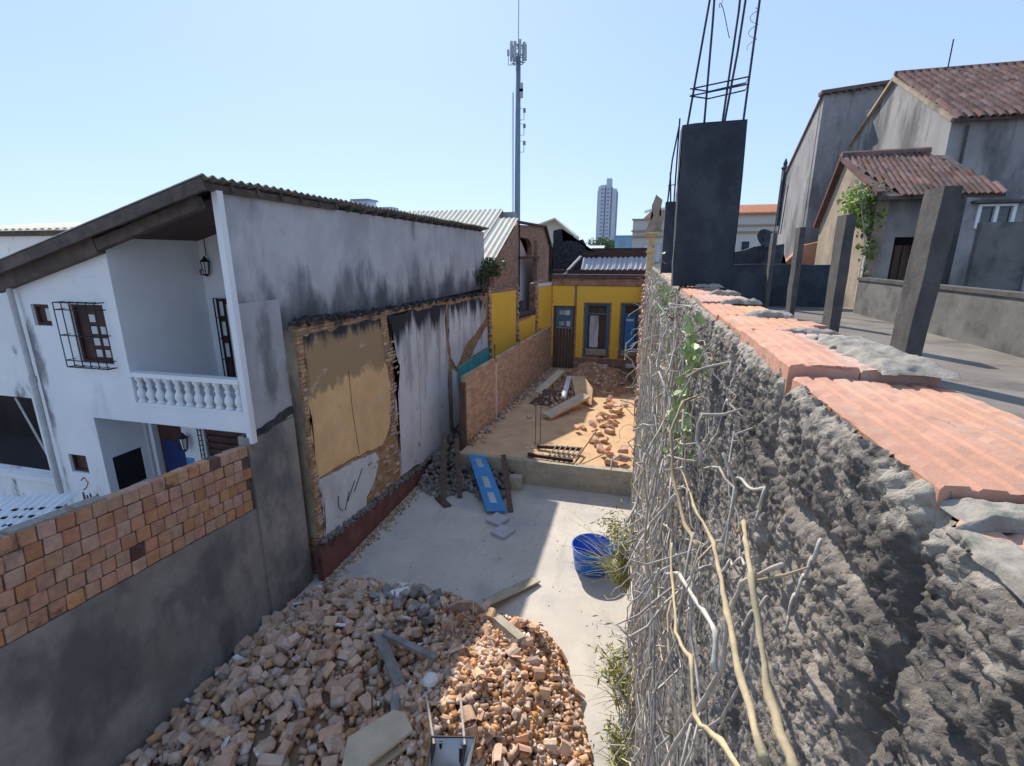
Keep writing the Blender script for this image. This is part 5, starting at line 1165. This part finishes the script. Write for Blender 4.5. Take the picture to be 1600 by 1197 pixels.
# boards on and around the heap
def board(name, label, a, b_, wd, th, mat, up=(0, 0, 1), cat='plank', group=None):
    return single(name, label, cat, lambda bm: beam(bm, a, b_, wd, th, up), mat, group)
board('plank', 'grey plank sloping down the heap, nearest its left neighbour stick', (-3.52, 5.56, hz(-3.5, 5.5)+.22), (-2.86, 4.92, hz(-2.9, 4.95)+.14), .16, .035, 'grey_wood', (.2, .1, 1))
board('plank', 'long grey stick lying across the shadow edge towards the white bag', (-3.48, 5.62, hz(-3.48, 5.6)+.25), (-2.52, 5.40, hz(-2.5, 5.4)+.16), .09, .06, 'grey_wood')
board('plank', 'short pale plank stub below the sloping grey plank', (-2.96, 4.98, hz(-2.95, 4.95)+.08), (-2.74, 4.55, hz(-2.75, 4.6)+.10), .11, .04, 'grey_wood')
PL = thing('plywood_sheet', 'pale plywood sheet lying at the bottom edge of the rubble heap', 'plywood', (-2.8, 4.25, hz(-2.8, 4.25)+.1))
bm = B(); prism(bm, [(-3.16, 4.10, -5.83), (-2.78, 4.56, -5.80), (-2.62, 4.56, -5.80), (-2.42, 4.38, -5.82), (-2.86, 3.72, -5.86), (-3.0, 3.66, -5.86)], (.01, .0, -.03)); bmesh.ops.translate(bm, verts=bm.verts, vec=(.03, -.03, .07)); obj('top_sheet', bm, 'pale_wood', PL)
bm = B(); prism(bm, [(-2.90, 3.95, -5.90), (-2.42, 4.36, -5.875), (-2.36, 4.30, -5.875), (-2.78, 3.70, -5.915)], (0, 0, -.03)); obj('under_sheet', bm, 'pale_wood', PL)
single('slate_board', 'long thin board standing on edge in the heap across the shadow line', 'board', lambda b: prism(b, [(-2.95, 6.55, hz(-2.95, 6.5)-.05), (-2.28, 6.75, hz(-2.3, 6.7)-.05), (-2.20, 6.78, hz(-2.2, 6.8)+.10), (-2.36, 6.72, hz(-2.3, 6.7)+.26), (-2.62, 6.62, hz(-2.6, 6.6)+.22)], (-.03, .05, 0)), 'rubble_brick')
board('plank', 'dusty board lying on the concrete beyond the orange heap', (-2.40, 7.5, G+.16), (-1.66, 8.55, G+.04), .26, .03, 'curb', (0, .3, 1))
single('broken_beam', 'broken grey stone piece in the middle of the sunlit heap', 'stone', lambda b: prism(b, [(-1.95, 6.35, hz(-1.9, 6.3)+.0), (-1.5, 6.0, hz(-1.5, 6.0)), (-1.45, 6.08, hz(-1.5, 6.0)+.12), (-1.95, 6.42, hz(-1.9, 6.3)+.15)], (.10, .1, 0)), 'curb')
for i, (x, y) in enumerate(((-3.35, 4.75), (-3.05, 4.45), (-2.35, 6.5))):
    single('rebar_stub', ['rusty bar sticking up at the left of two in the shaded rubble', 'rusty bar sticking up at the right of two in the shaded rubble', 'thin pale rod standing in the top of the sunlit heap'][i], 'steel bar', lambda b: tube(b, [(x, y, G), (x+.02, y+.05, hz(x, y)+.42)], .010, 5), 'rust' if i < 2 else 'cane_pale')
# hole in the heap with a rubber hoop
# wheelbarrow
WB = thing('wheelbarrow', 'grey wheelbarrow with its two handles pointing up the heap, bottom edge', 'wheelbarrow', (-1.75, 4.0, -5.8))
wz = -5.62
bm = B()
ring0 = [(-2.08, 4.22, wz), (-1.56, 4.34, wz), (-1.44, 3.55, wz+.06), (-1.86, 3.44, wz+.06)]; ring1 = [(-1.98, 4.05, wz-.26), (-1.66, 4.12, wz-.26), (-1.58, 3.66, wz-.2), (-1.82, 3.60, wz-.2)]
o0 = [bm.verts.new(p) for p in ring0]; o1 = [bm.verts.new(p) for p in ring1]; i0 = [bm.verts.new((p[0]*.97-.03*1.76, p[1]*.97+.03*3.9, p[2]+.002)) for p in ring0]; i1 = [bm.verts.new((p[0]*.97-.03*1.76, p[1]*.97+.03*3.9, p[2]+.015)) for p in ring1]
for k in range(4):
    j = (k+1) % 4; bm.faces.new((o0[k], o0[j], o1[j], o1[k])); bm.faces.new((i0[k], i1[k], i1[j], i0[j])); bm.faces.new((o0[k], i0[k], i0[j], o0[j]))
bm.faces.new(o1); bm.faces.new(i1[::-1]); obj('tray', bm, 'steel', WB)
bm = B(); tube(bm, ring0+[ring0[0]], .016, 6); obj('rim', bm, 'iron', WB)
for a, b_ in (((-2.36, 4.70, wz+.08), (-2.02, 4.16, wz-.02)), ((-1.92, 4.80, wz+.08), (-1.66, 4.24, wz-.02))):
    bm = B(); tube(bm, [a, b_], .016, 7); obj('handle', bm, 'cane_pale', WB)
    bm = B(); tube(bm, [b_, (b_[0]+.06, b_[1]-.5, wz-.28)], .02, 6); obj('frame', bm, 'iron', WB)
for x in (-1.95, -1.70):
    bm = B(); tube(bm, [(x, 4.2, wz-.02), (x+.02, 4.1, wz-.5)], .018, 6); obj('leg', bm, 'iron', WB)
bm = B(); tube(bm, [(-1.62+.0*t, 3.35+.17*math.cos(t), wz-.25+.17*math.sin(t)) for t in np.linspace(0, 2*math.pi, 17)], .04, 6); obj('wheel', bm, 'iron', WB)
bm = B(); rbox(bm, (-1.70, 3.86, wz-.19), (.28, .34, .06), (0, 0, -.2)); obj('rubble_load', bm, 'steel', WB)

# ================================================================== YARD THINGS
BT = thing('blue_tank', 'open blue plastic water tank standing on the sunlit concrete', 'tank', (-.58, 9.33, G))
bm = B(); c = (-.58, 9.30, G)
lathe(bm, [(.36, .0), (.385, .03), (.435, .50), (.455, .505), (.46, .54), (.44, .545), (.425, .52), (.37, .05), (.0, .045)], c, 32); obj('shell', bm, 'blue_tank', BT, True)
bm = B(); lathe(bm, [(.37, .09), (.378, .10)], c, 28); obj('water', bm, 'water', BT)
bm = B()
for z, r in ((.30, .414),): tube(bm, [(c[0]+r*math.cos(t), c[1]+r*math.sin(t), G+z) for t in np.linspace(0, 2*math.pi, 33)], .010, 5)
obj('rib', bm, 'blue_tank', BT)
bm = B(); rbox(bm, (-.20, 9.22, G+.47), (.12, .2, .1), (.2, .1, .4)); obj('flange', bm, 'blue_tank', BT)
# blue door used as a ramp
BD = thing('blue_door_ramp', 'old blue door leaf with three pale panels leaning down from the kerb', 'door', (-3.7, 12, G))
q0, q1, q2, q3 = Vector((-4.62, 12.82, SLAB+.05)), Vector((-4.08, 12.82, SLAB+.05)), Vector((-2.93, 10.98, G+.10)), Vector((-3.44, 10.86, G+.10))
bm = B(); prism(bm, [q0, q1, q2, q3], (0, 0, -.04)); obj('leaf', bm, 'blue_door', BD)
for a, b_ in ((.08, .24), (.42, .62), (.70, .88)):
    l = lambda u, v: q0.lerp(q3, v).lerp(q1.lerp(q2, v), u)+Vector((0, 0, .001))
    bm = B(); prism(bm, [l(.32, a), l(.66, a), l(.66, b_), l(.32, b_)], (0, 0, .012)); obj('panel', bm, 'steel', BD)
for k, (x, y) in enumerate(((-3.07, 10.60), (-2.80, 10.10))):
    bm = B(); rbox(bm, (x, y, G+.05-.015*k), (.42, .44, .07), (.03, .02, -.40))
    tag(obj('paving_slab', bm, 'fibre_grey'), ['pale paving slab right under the foot of the blue door', 'pale paving slab one step farther out from the blue door'][k], 'paving slab', 'two paving slabs below the blue door')
board('plank', 'dark plank leaning on the kerb right of the blue door', (-3.52, 12.8, SLAB+.15), (-2.86, 11.1, G+.02), .14, .04, 'old_wood')
board('plank', 'left dark plank leaning in the corner beside the plinth', (-5.4, 12.9, -5.2), (-4.75, 11.1, G+.03), .16, .04, 'old_wood')
board('plank', 'second dark plank leaning in the corner, right of its neighbour', (-5.0, 12.9, -5.3), (-4.42, 11.5, G+.03), .14, .04, 'old_wood')
board('plank', 'short dark plank lying flat at the foot of the corner planks', (-5.0, 11.35, G+.03), (-4.55, 10.95, G+.03), .2, .04, 'old_wood')
single('concrete_block', 'pale concrete block standing near the kerb', 'block', lambda b: rbox(b, (-3.05, 12.45, G+.2), (.36, .24, .4), (0, 0, .15)), 'curb')
n = 700; P = np.stack([RNG.uniform(-5.8, -3.2, n), RNG.uniform(11.4, 12.8, n), np.zeros(n)], 1); P[:, 2] = G+np.clip((P[:, 1]-11.5)*.35, 0, .5)*RNG.uniform(.2, 1, n)
P = P[(P[:, 1] > 11.6+.3*np.sin(P[:, 0]*4))]; n = len(P)
o = chunks(P, RNG.uniform(.04, .14, (n, 3)), 'corner_rubble', 'rubble_grey'); o['kind'] = 'stuff'; o['label'] = 'dark rubble heaped in the corner under the kerb'; o['category'] = 'rubble'
n = 400; P = np.stack([RNG.uniform(-5.85, -4.98, n), RNG.uniform(12.6, 17, n), RNG.uniform(G, G+.6, n)], 1)
o = chunks(P, RNG.uniform(.06, .2, (n, 3)), 'gap_rubble', 'rubble_grey'); o['kind'] = 'stuff'; o['label'] = 'dark rubble filling the gap behind the low block wall'; o['category'] = 'rubble'
n = 500; xx = RNG.uniform(-5.9, -1, n); P = np.stack([np.full(n, 0.), RNG.uniform(7.3, 12.5, n), np.full(n, G+.01)], 1); P[:, 0] = -5.88+np.abs(RNG.normal(0, .12, n))
o = chunks(P, RNG.uniform(.02, .06, (n, 3)), 'plinth_crumbs', 'rubble_fine'); o['kind'] = 'stuff'; o['label'] = 'fine crumbs along the foot of the red plinth'; o['category'] = 'rubble'

# ================================================================== ON THE SANDY FLOOR
GR = thing('metal_grille', 'dark iron window grille lying at the edge of the sandy floor', 'grille', (-1.8, 13.5, SLAB))
bm = B(); beam(bm, (-2.86, 13.15, SLAB+.09), (-1.5, 13.02, SLAB+.10), .09, .10); beam(bm, (-2.72, 13.85, SLAB+.09), (-1.35, 13.78, SLAB+.16), .08, .10); obj('rail', bm, 'dark_wood', GR)
for k in range(6):
    bm = B(); t = k/5; tube(bm, [(-2.2+.75*t, 13.1-.06*t, SLAB+.17), (-2.1+.78*t, 13.82, SLAB+.20)], .024, 5); obj('bar', bm, 'grey_wood', GR)
bm = B(); tube(bm, [(-1.42, 13.0, SLAB+.12), (-.95, 14.6, SLAB+.55)], .018, 5); obj('loose_rod', bm, 'rust', GR)
for i, (x, y) in enumerate(((-2.85, 14.2), (-2.72, 14.35))):
    single('rebar', ['thin rusty bar standing in the sandy floor, left of the pair', 'thin rusty bar standing in the sandy floor, right of the pair'][i], 'steel bar', lambda b: tube(b, [(x, y, SLAB), (x+.01, y, SLAB+1.35)], .012, 5), 'rust', 'pair of steel bars in the sandy floor')
fb = [brick_mesh('loose_brick', .3, .2, .14, .03, 'rubble_sun', 200+k, .02) for k in range(5)]
for k in range(44):
    t = k/44; y = 13.2+t*6.4; x = -.75+.45*math.sin(y*1.1)*.6+random.gauss(0, .28)
    o = place('loose_brick', random.choice(fb), None, (x, y, SLAB+.07+.10*(random.random() < .3)), (random.gauss(0, .3), random.gauss(0, .3), random.uniform(0, 6.28)), (random.uniform(.7, 1.25),)*3)
    tag(o, 'loose brick in the trail across the sunlit sandy floor', 'brick', 'bricks in the trail across the sandy floor')
u_ = np.linspace(-3.4, .1, 50); v_ = np.linspace(20.0, 25.2, 50); UU, VV = np.meshgrid(u_, v_, indexing='ij')
HM = .75*np.exp(-(((UU+2.1)/.9)**2+((VV-23.4)/1.1)**2))+.5*np.exp(-(((UU+.8)/.7)**2+((VV-23.2)/1.0)**2)); HM = np.clip(HM+.25*(fbm(UU*2, VV*2, 4, 4)-.5), -.05, 2)*np.clip(np.minimum.reduce([UU+3.4, .1-UU, VV-20, 25.2-VV])/.3, 0, 1)-.01
dm = mesh_np('dirt_mound', np.stack([UU, VV, SLAB+HM], -1).reshape(-1, 3), grid_faces(50, 50), 'dirt_red', None, True); dm['label'] = 'reddish dirt mound in front of the yellow back wall'; dm['category'] = 'dirt mound'
n = 260; P = np.stack([RNG.normal(-1.6, .8, n), RNG.normal(22.8, 1.0, n), np.full(n, SLAB)], 1); P = P[(P[:, 0] > -3.4) & (P[:, 0] < .1) & (P[:, 1] < 25)]
P[:, 2] += .72*np.exp(-(((P[:, 0]+2.1)/.9)**2+((P[:, 1]-23.4)/1.1)**2))+.45*np.exp(-(((P[:, 0]+.8)/.7)**2+((P[:, 1]-23.2)/1.0)**2))
o = chunks(P, RNG.uniform(.04, .15, (len(P), 3)), 'mound_rubble', 'rubble_fine2'); o['kind'] = 'stuff'; o['label'] = 'lumps of rubble on the red dirt mound'; o['category'] = 'rubble'
n = 260; s_ = RNG.uniform(0, 11.3, n); P = np.array([tuple(lw(a, abs(random.gauss(0, .15))+.02, SLAB+.02)) for a in s_])
o = chunks(P, RNG.uniform(.04, .14, (n, 3)), 'wall_foot_rubble', 'rubble_fine'); o['kind'] = 'stuff'; o['label'] = 'crumbs along the foot of the low block wall'; o['category'] = 'rubble'
board('plank', 'pale thick board at the lower end of the collapsed heap on the sand', (-2.95, 16.7, SLAB+.12), (-1.75, 18.8, SLAB+.42), .42, .10, 'pale_wood', (.2, 0, 1))
board('plank', 'greyish white post lying in the collapsed heap on the sand', (-2.62, 18.6, SLAB+.25), (-2.75, 21.3, SLAB+.5), .2, .12, 'white_plaster')
board('plank', 'long dusty board propped along the left of the collapsed heap', (-3.7, 18.9, SLAB+.35), (-3.25, 22.3, SLAB+.55), .30, .07, 'pale_wood', (.3, 0, 1))
single('collapsed_panel', 'curved earth coloured panel slumped behind the white post', 'panel', lambda b: prism(b, [(-2.6, 20.8, SLAB+.7), (-2.0, 20.6, SLAB+.75), (-1.55, 19.6, SLAB+.5), (-1.5, 18.6, SLAB+.1), (-2.2, 19.2, SLAB+.25)], (.02, .03, -.06)), 'sand')
single('collapsed_panel', 'dark leaning panel at the left foot of the collapsed heap', 'panel', lambda b: prism(b, [(-4.0, 18.4, SLAB), (-3.0, 18.3, SLAB), (-2.95, 19.1, SLAB+.42), (-3.5, 19.2, SLAB+.45)], (0, .06, 0)), 'old_wood')
n = 200; P = np.stack([RNG.normal(-2.9, .45, n), RNG.normal(19.8, 1.2, n), RNG.uniform(SLAB, SLAB+.3, n)], 1)
o = chunks(P, RNG.uniform(.04, .14, (n, 3)), 'collapsed_rubble', 'rubble_fine'); o['kind'] = 'stuff'; o['label'] = 'grey rubble between the collapsed boards on the sand'; o['category'] = 'rubble'
for i, (x, y, z) in enumerate(((-1.45, 24.6, -5.45), (-.15, 24.4, -5.3), (.05, 24.9, -4.6))):
    single('white_block', ['small white block on the dirt below the left window', 'small white block on the dirt below the right window', 'small white lump on the ledge right of the right window'][i], 'block', lambda b: rbox(b, (x, y, z), (.40, .2, .16), (0, 0, .1*i)), 'white_chip')

# ================================================================== VINES AND GRASS
# dense mat of thin dead stems on the wall face
Vs, Fs = [], []; off = 0
def add_poly(pts, r, n=4):
    global off
    pts = np.array(pts); N = len(pts); d = np.gradient(pts, axis=0); d /= np.linalg.norm(d, axis=1)[:, None]+1e-9
    a = np.cross(d, np.array([.31, .9, .2])); a /= np.linalg.norm(a, axis=1)[:, None]+1e-9; b = np.cross(d, a)
    t = np.arange(n)*2*math.pi/n; r = np.broadcast_to(r, (N,))
    V = pts[:, None]+r[:, None, None]*(a[:, None]*np.cos(t)[None, :, None]+b[:, None]*np.sin(t)[None, :, None]); Vs.append(V.reshape(-1, 3))
    i = np.arange(N-1)[:, None]*n; k = np.arange(n)[None]; k2 = (k+1) % n
    Fs.append(np.stack([i+k, i+k2, i+n+k2, i+n+k], -1).reshape(-1, 4)+off); off += N*n
def flush(name, mat, parent):
    global Vs, Fs, off
    o = mesh_np(name, np.concatenate(Vs), np.concatenate(Fs), mat, parent); Vs, Fs, off = [], [], 0; return o
LIM = [.175]
def wander(p, steps, step, dirn, wob, keep=.8):
    p = np.array(p, float); d = np.array(dirn, float); out = [p.copy()]
    for _ in range(steps):
        d = keep*d+(1-keep)*np.array(dirn)+RNG.normal(0, wob, 3); d /= np.linalg.norm(d); p = p+d*step; p[0] = min(max(p[0], LIM[0]+.11*noise.noise(Vector((p[1]*1.7, p[2]*1.3, 2.2)))), .318); p[2] = min(max(p[2], G+.02), -.30); out.append(p.copy())
    return np.array(out)
VM = thing('dead_vine_mat', 'mass of dead grey creeper stems hanging down the rough wall', 'creeper', (.25, 6, G))
for k in range(200):
    y = 2.0+9.5*RNG.random()**1.1; z = -.35-RNG.random()**1.4*4.5
    thick = (.01+.11*RNG.random()**1.6)*min(1.5, .35+.2*y)
    add_poly(wander((.30-thick, y, z), int(RNG.integers(8, 26)), .13, (0, 0, -1), RNG.choice([.10, .22, .34]), .75), RNG.uniform(.0022, .0035+.0010*y))
for k in range(75):   # thicker stems
    y = 1.9+8.5*RNG.random()**1.2; z = -.34-RNG.random()**1.5*4
    add_poly(wander((.27-.08*RNG.random(), y, z), int(RNG.integers(10, 24)), .11, (0, RNG.normal(0, .25), -1), .33, .72), RNG.uniform(.004, .005+.0012*y), 5)
for k in range(420):
    y = RNG.uniform(1.7, 11.5); z = -.32-RNG.random()**1.4*3.8
    add_poly(wander((.28-.12*RNG.random(), y, z), int(RNG.integers(5, 14)), .07, RNG.normal(0, 1, 3)*(.5, 1, .8), .42, .7), RNG.uniform(.002, .005))
o = flush('stem_mat', 'stem', VM); o['kind'] = 'stuff'
LIM[0] = -.10
for k in range(34):   # pale twigs reaching out over the yard side
    y = RNG.uniform(2.0, 9); z = -.5-RNG.random()*2.6
    add_poly(wander((.24, y, z), int(RNG.integers(5, 11)), .075, (-.6, -.25, RNG.uniform(-.6, .3)), .38, .65), .004)
o = flush('twig_mat', 'cane_pale', VM); o['kind'] = 'stuff'
for k in range(46):    # crooked pale sticks, each a part
    near_ = k < 34
    p = np.array([RNG.uniform(.12, .25), RNG.uniform(1.1, 2.4) if near_ else RNG.uniform(2.2, 4.5), 0.]); p[2] = -.42-RNG.random()**1.2*(.9 if near_ else 1.9)
    d = RNG.normal(0, 1, 3)*(.35, .6, .9); pts = [p.copy()]
    for q in range(int(RNG.integers(3, 7))):
        d = d/np.linalg.norm(d); L_ = RNG.uniform(.06, .2); m_ = p+d*L_*.5+RNG.normal(0, .006, 3); p = p+d*L_; p[0] = min(max(p[0], .06), .29); p[2] = min(p[2], -.36); pts += [m_, p.copy()]
        d = d*.8+RNG.normal(0, 1, 3)*(.3, .4, .5)+np.array([0, 0, -.25])
    r0 = RNG.uniform(.0028, .0052)*(1 if near_ else 1.5); bm = B(); tube(bm, pts, list(np.linspace(r0, r0*.45, len(pts))*(1+.25*RNG.random(len(pts)))), 6)
    obj('twig', bm, random.choice(['cane_pale', 'cane_pale', 'stem', 'cane']), VM, True)
# leaves: heart-shaped blades, one object each
def leaf_mesh(k):
    bm = B(); o_ = [(-.5, 0), (-.42, .30), (-.15, .40), (.15, .30), (.55, 0)]
    mid_ = [bm.verts.new((x, 0, .02*math.sin(3*x))) for x in (-.38, -.1, .2, .58)]
    for sg in (1, -1):
        ed_ = [bm.verts.new((x, sg*y, .10+.05*k*.3)) for x, y in ((-.5, .18), (-.25, .42), (.1, .34), (.36, .16))]
        q = [mid_[0], ed_[0], ed_[1], mid_[1]]; bm.faces.new(q if sg > 0 else q[::-1]); q = [mid_[1], ed_[1], ed_[2], mid_[2]]; bm.faces.new(q if sg > 0 else q[::-1])
        q = [mid_[2], ed_[2], ed_[3], mid_[3]]; bm.faces.new(q if sg > 0 else q[::-1])
    bmesh.ops.scale(bm, verts=bm.verts, vec=(.052, .052, .052)); me = bpy.data.meshes.new('leaf'); bm.to_mesh(me); bm.free(); me.materials.append(MAT['leaf']); return me
lfm = [leaf_mesh(k) for k in range(3)]
LV = []
for y, z, n_, sp in ((2.15, -.36, 30, .05), (1.98, -.40, 14, .035), (2.3, -.62, 16, .06), (2.5, -.85, 22, .08), (2.1, -.72, 14, .06), (4.2, -.42, 20, .12), (5.4, -.40, 24, .15), (3.1, -.55, 14, .09), (3.4, -1.1, 14, .12), (6.5, -.6, 18, .2)):
    LV.append(np.stack([.235+RNG.normal(0, .02, n_), y+RNG.normal(0, sp, n_), z+RNG.normal(0, sp, n_)], 1))
LV = np.concatenate(LV)
for q in LV:
    place('leaf', random.choice(lfm), VM, q, (random.uniform(-.9, .9), random.uniform(-1.6, -.2), random.uniform(0, 6.28)), (random.uniform(.6, 1.2),)*3)
# the separate canes near the camera
def cane(label, pts, r, mat, sub=()):
    t = thing('dry_cane', label, 'dry stem', pts[-1]); bm = B()
    P_ = [Vector(p) for p in pts]; out = []
    for a, b_ in zip(P_, P_[1:]):
        for k in range(4): q = a.lerp(b_, k/4); out.append(q+Vector((.004*noise.noise(q*30), .006*noise.noise(q*25+Vector((3, 0, 0))), .004*noise.noise(q*28))))
    out.append(P_[-1]); rr = [r*(.72+.36*i/len(out))*(1+.32*(i % 4 == 0))*(.84+.3*noise.noise(p*18)) for i, p in enumerate(out)]
    tube(bm, out, rr, 8); obj('stem', bm, mat, t, True)
    for s in sub:
        bm = B(); tube(bm, s, r*.5, 6, r*.25); obj('side_shoot', bm, mat, t, True)
    return t
cane('thick tan cane arching down the wall, rightmost of the near canes', [(.235, .99, -.555), (.22, .90, -.487), (.20, .78, -.465), (.19, .69, -.46), (.19, .62, -.50), (.19, .55, -.53), (.19, .44, -.52)], .0058, 'cane', [[(.2, .70, -.47), (.23, .68, -.44), (.25, .66, -.41)]])
cane('long tan cane left of the thickest one, bent at mid height', [(.20, 1.78, -.77), (.20, 1.38, -.71), (.20, 1.04, -.62), (.19, .90, -.60), (.17, .72, -.55), (.16, .58, -.53), (.15, .42, -.48)], .0055, 'cane', [[(.2, 1.04, -.62), (.16, .98, -.63), (.13, .9, -.66)]])
cane('pale straight stick crossing the vine mat to a knotted bend', [(.13, 1.25, -.86), (.14, 1.10, -.75), (.15, .83, -.63), (.15, .70, -.57), (.15, .66, -.61)], .0055, 'cane_pale', [[(.15, .83, -.63), (.13, .85, -.58), (.145, .87, -.52)]])
cane('olive brown cane curving under the tan canes', [(.215, .66, -.41), (.20, .78, -.53), (.19, .80, -.62), (.19, .79, -.72), (.18, .88, -.90), (.16, 1.0, -1.15), (.14, 1.1, -1.4)], .0055, 'stem')
cane('wavy tan stem hanging nearest the vine mat', [(.12, 1.15, -.70), (.12, 1.06, -.73), (.115, .86, -.72), (.12, .70, -.63), (.12, .62, -.66), (.125, .48, -.54), (.13, .40, -.49)], .0042, 'cane')
cane('pale forked stick high in the vine mat', [(.05, 2.3, -1.55), (.07, 2.0, -1.2), (.10, 1.75, -1.0), (.13, 1.6, -.86), (.16, 1.5, -.74)], .0075, 'cane_pale', [[(.10, 1.75, -1.0), (.05, 1.6, -1.02), (.01, 1.5, -1.06)]])
cane('pale stick zigzagging out over the yard near the kerb level', [(.20, 2.6, -.80), (.14, 2.4, -.86), (.08, 2.3, -.95), (.06, 2.2, -1.15), (.02, 2.1, -1.2)], .007, 'cane_pale')
cane('tan loop of cane hanging in front of the upper vine mat', [(.24, 1.9, -.52), (.18, 1.75, -.50), (.14, 1.65, -.58), (.15, 1.55, -.70), (.18, 1.4, -.78), (.2, 1.25, -.76)], .0065, 'cane')
cane('thin pale stem hanging straight beside the thickest cane', [(.24, .83, -.60), (.235, .80, -.66), (.23, .79, -.72), (.22, .86, -.9), (.2, .95, -1.05)], .0035, 'cane_pale')
def tendril(label, pts, r, coil, turns):
    t = thing('tendril', label, 'tendril', pts[-1]); bm = B(); P_ = [Vector(p) for p in pts]; out = []
    N = 60
    for i in range(N+1):
        s = i/N*(len(P_)-1); k = min(int(s), len(P_)-2); q = P_[k].lerp(P_[k+1], s-k); a = i/N*turns*2*math.pi
        out.append(q+Vector((.4*coil*math.cos(a), coil*math.cos(a), coil*math.sin(a)*.7)))
    tube(bm, out, r, 6, r*.7); obj('coil', bm, 'cane_pale', t, True)
tendril('curly pale tendril at the right, against the dark mortar', [(.26, .665, -.375), (.255, .68, -.43), (.25, .70, -.50), (.25, .70, -.55)], .0028, .009, 5)
tendril('curly pale tendril above the thickest cane', [(.275, 1.26, -.56), (.27, .98, -.45), (.27, 1.0, -.51), (.27, 1.02, -.57)], .0040, .010, 3)
tendril('small curly tendril between the two tan canes', [(.22, .80, -.50), (.2, .88, -.56), (.19, .9, -.61)], .0028, .008, 4)
tendril('small pale tendril low beside the thickest cane', [(.23, .74, -.53), (.22, .80, -.62), (.2, .82, -.66)], .0028, .010, 3)
# feathery grass clumps at the wall foot
def grass(label, c, n, h, spread):
    t = thing('dry_grass_clump', label, 'grass', c)
    for k in range(n):
        b0 = np.array(c)+RNG.normal(0, .08, 3)*(1, 1.4, 0); d = np.array([RNG.uniform(-1, .25)*spread, RNG.uniform(-.8, .8)*spread, 1.0]); L = h*RNG.uniform(.5, 1.1)
        s = np.linspace(0, 1, 7)[:, None]; pts = b0+d*L*s*.8+np.array([d[0]*.9, d[1]*.9, -.5])*L*(s**2.4)*.6
        add_poly(pts, np.linspace(.008, .002, 7), 3)
    flush('blades', 'dry_grass', t)['kind'] = 'stuff'
    P_ = []
    for k in range(n*12):
        a = RNG.random(); P_.append(np.array(c)+np.array([RNG.normal(-.16, .16)*spread*2*a, RNG.normal(0, .22)*spread*2*a, h*(.15+.75*a)]))
    leaves(np.array(P_), RNG.uniform(.06, .16, len(P_)), 'leaf_blades', 'dry_grass', t, .2)['kind'] = 'stuff'
grass('yellow green feathery grass on the wall beside the blue tank', (.10, 8.2, -6.0), 110, 1.5, .62)
grass('smaller green grass tuft at the wall foot nearest the wheelbarrow', (.20, 6.0, -6.4), 60, .95, .6)
grass('dry grass tuft at the bottom edge beside the sunlit heap', (.2, 5.0, G), 34, .8, .4)
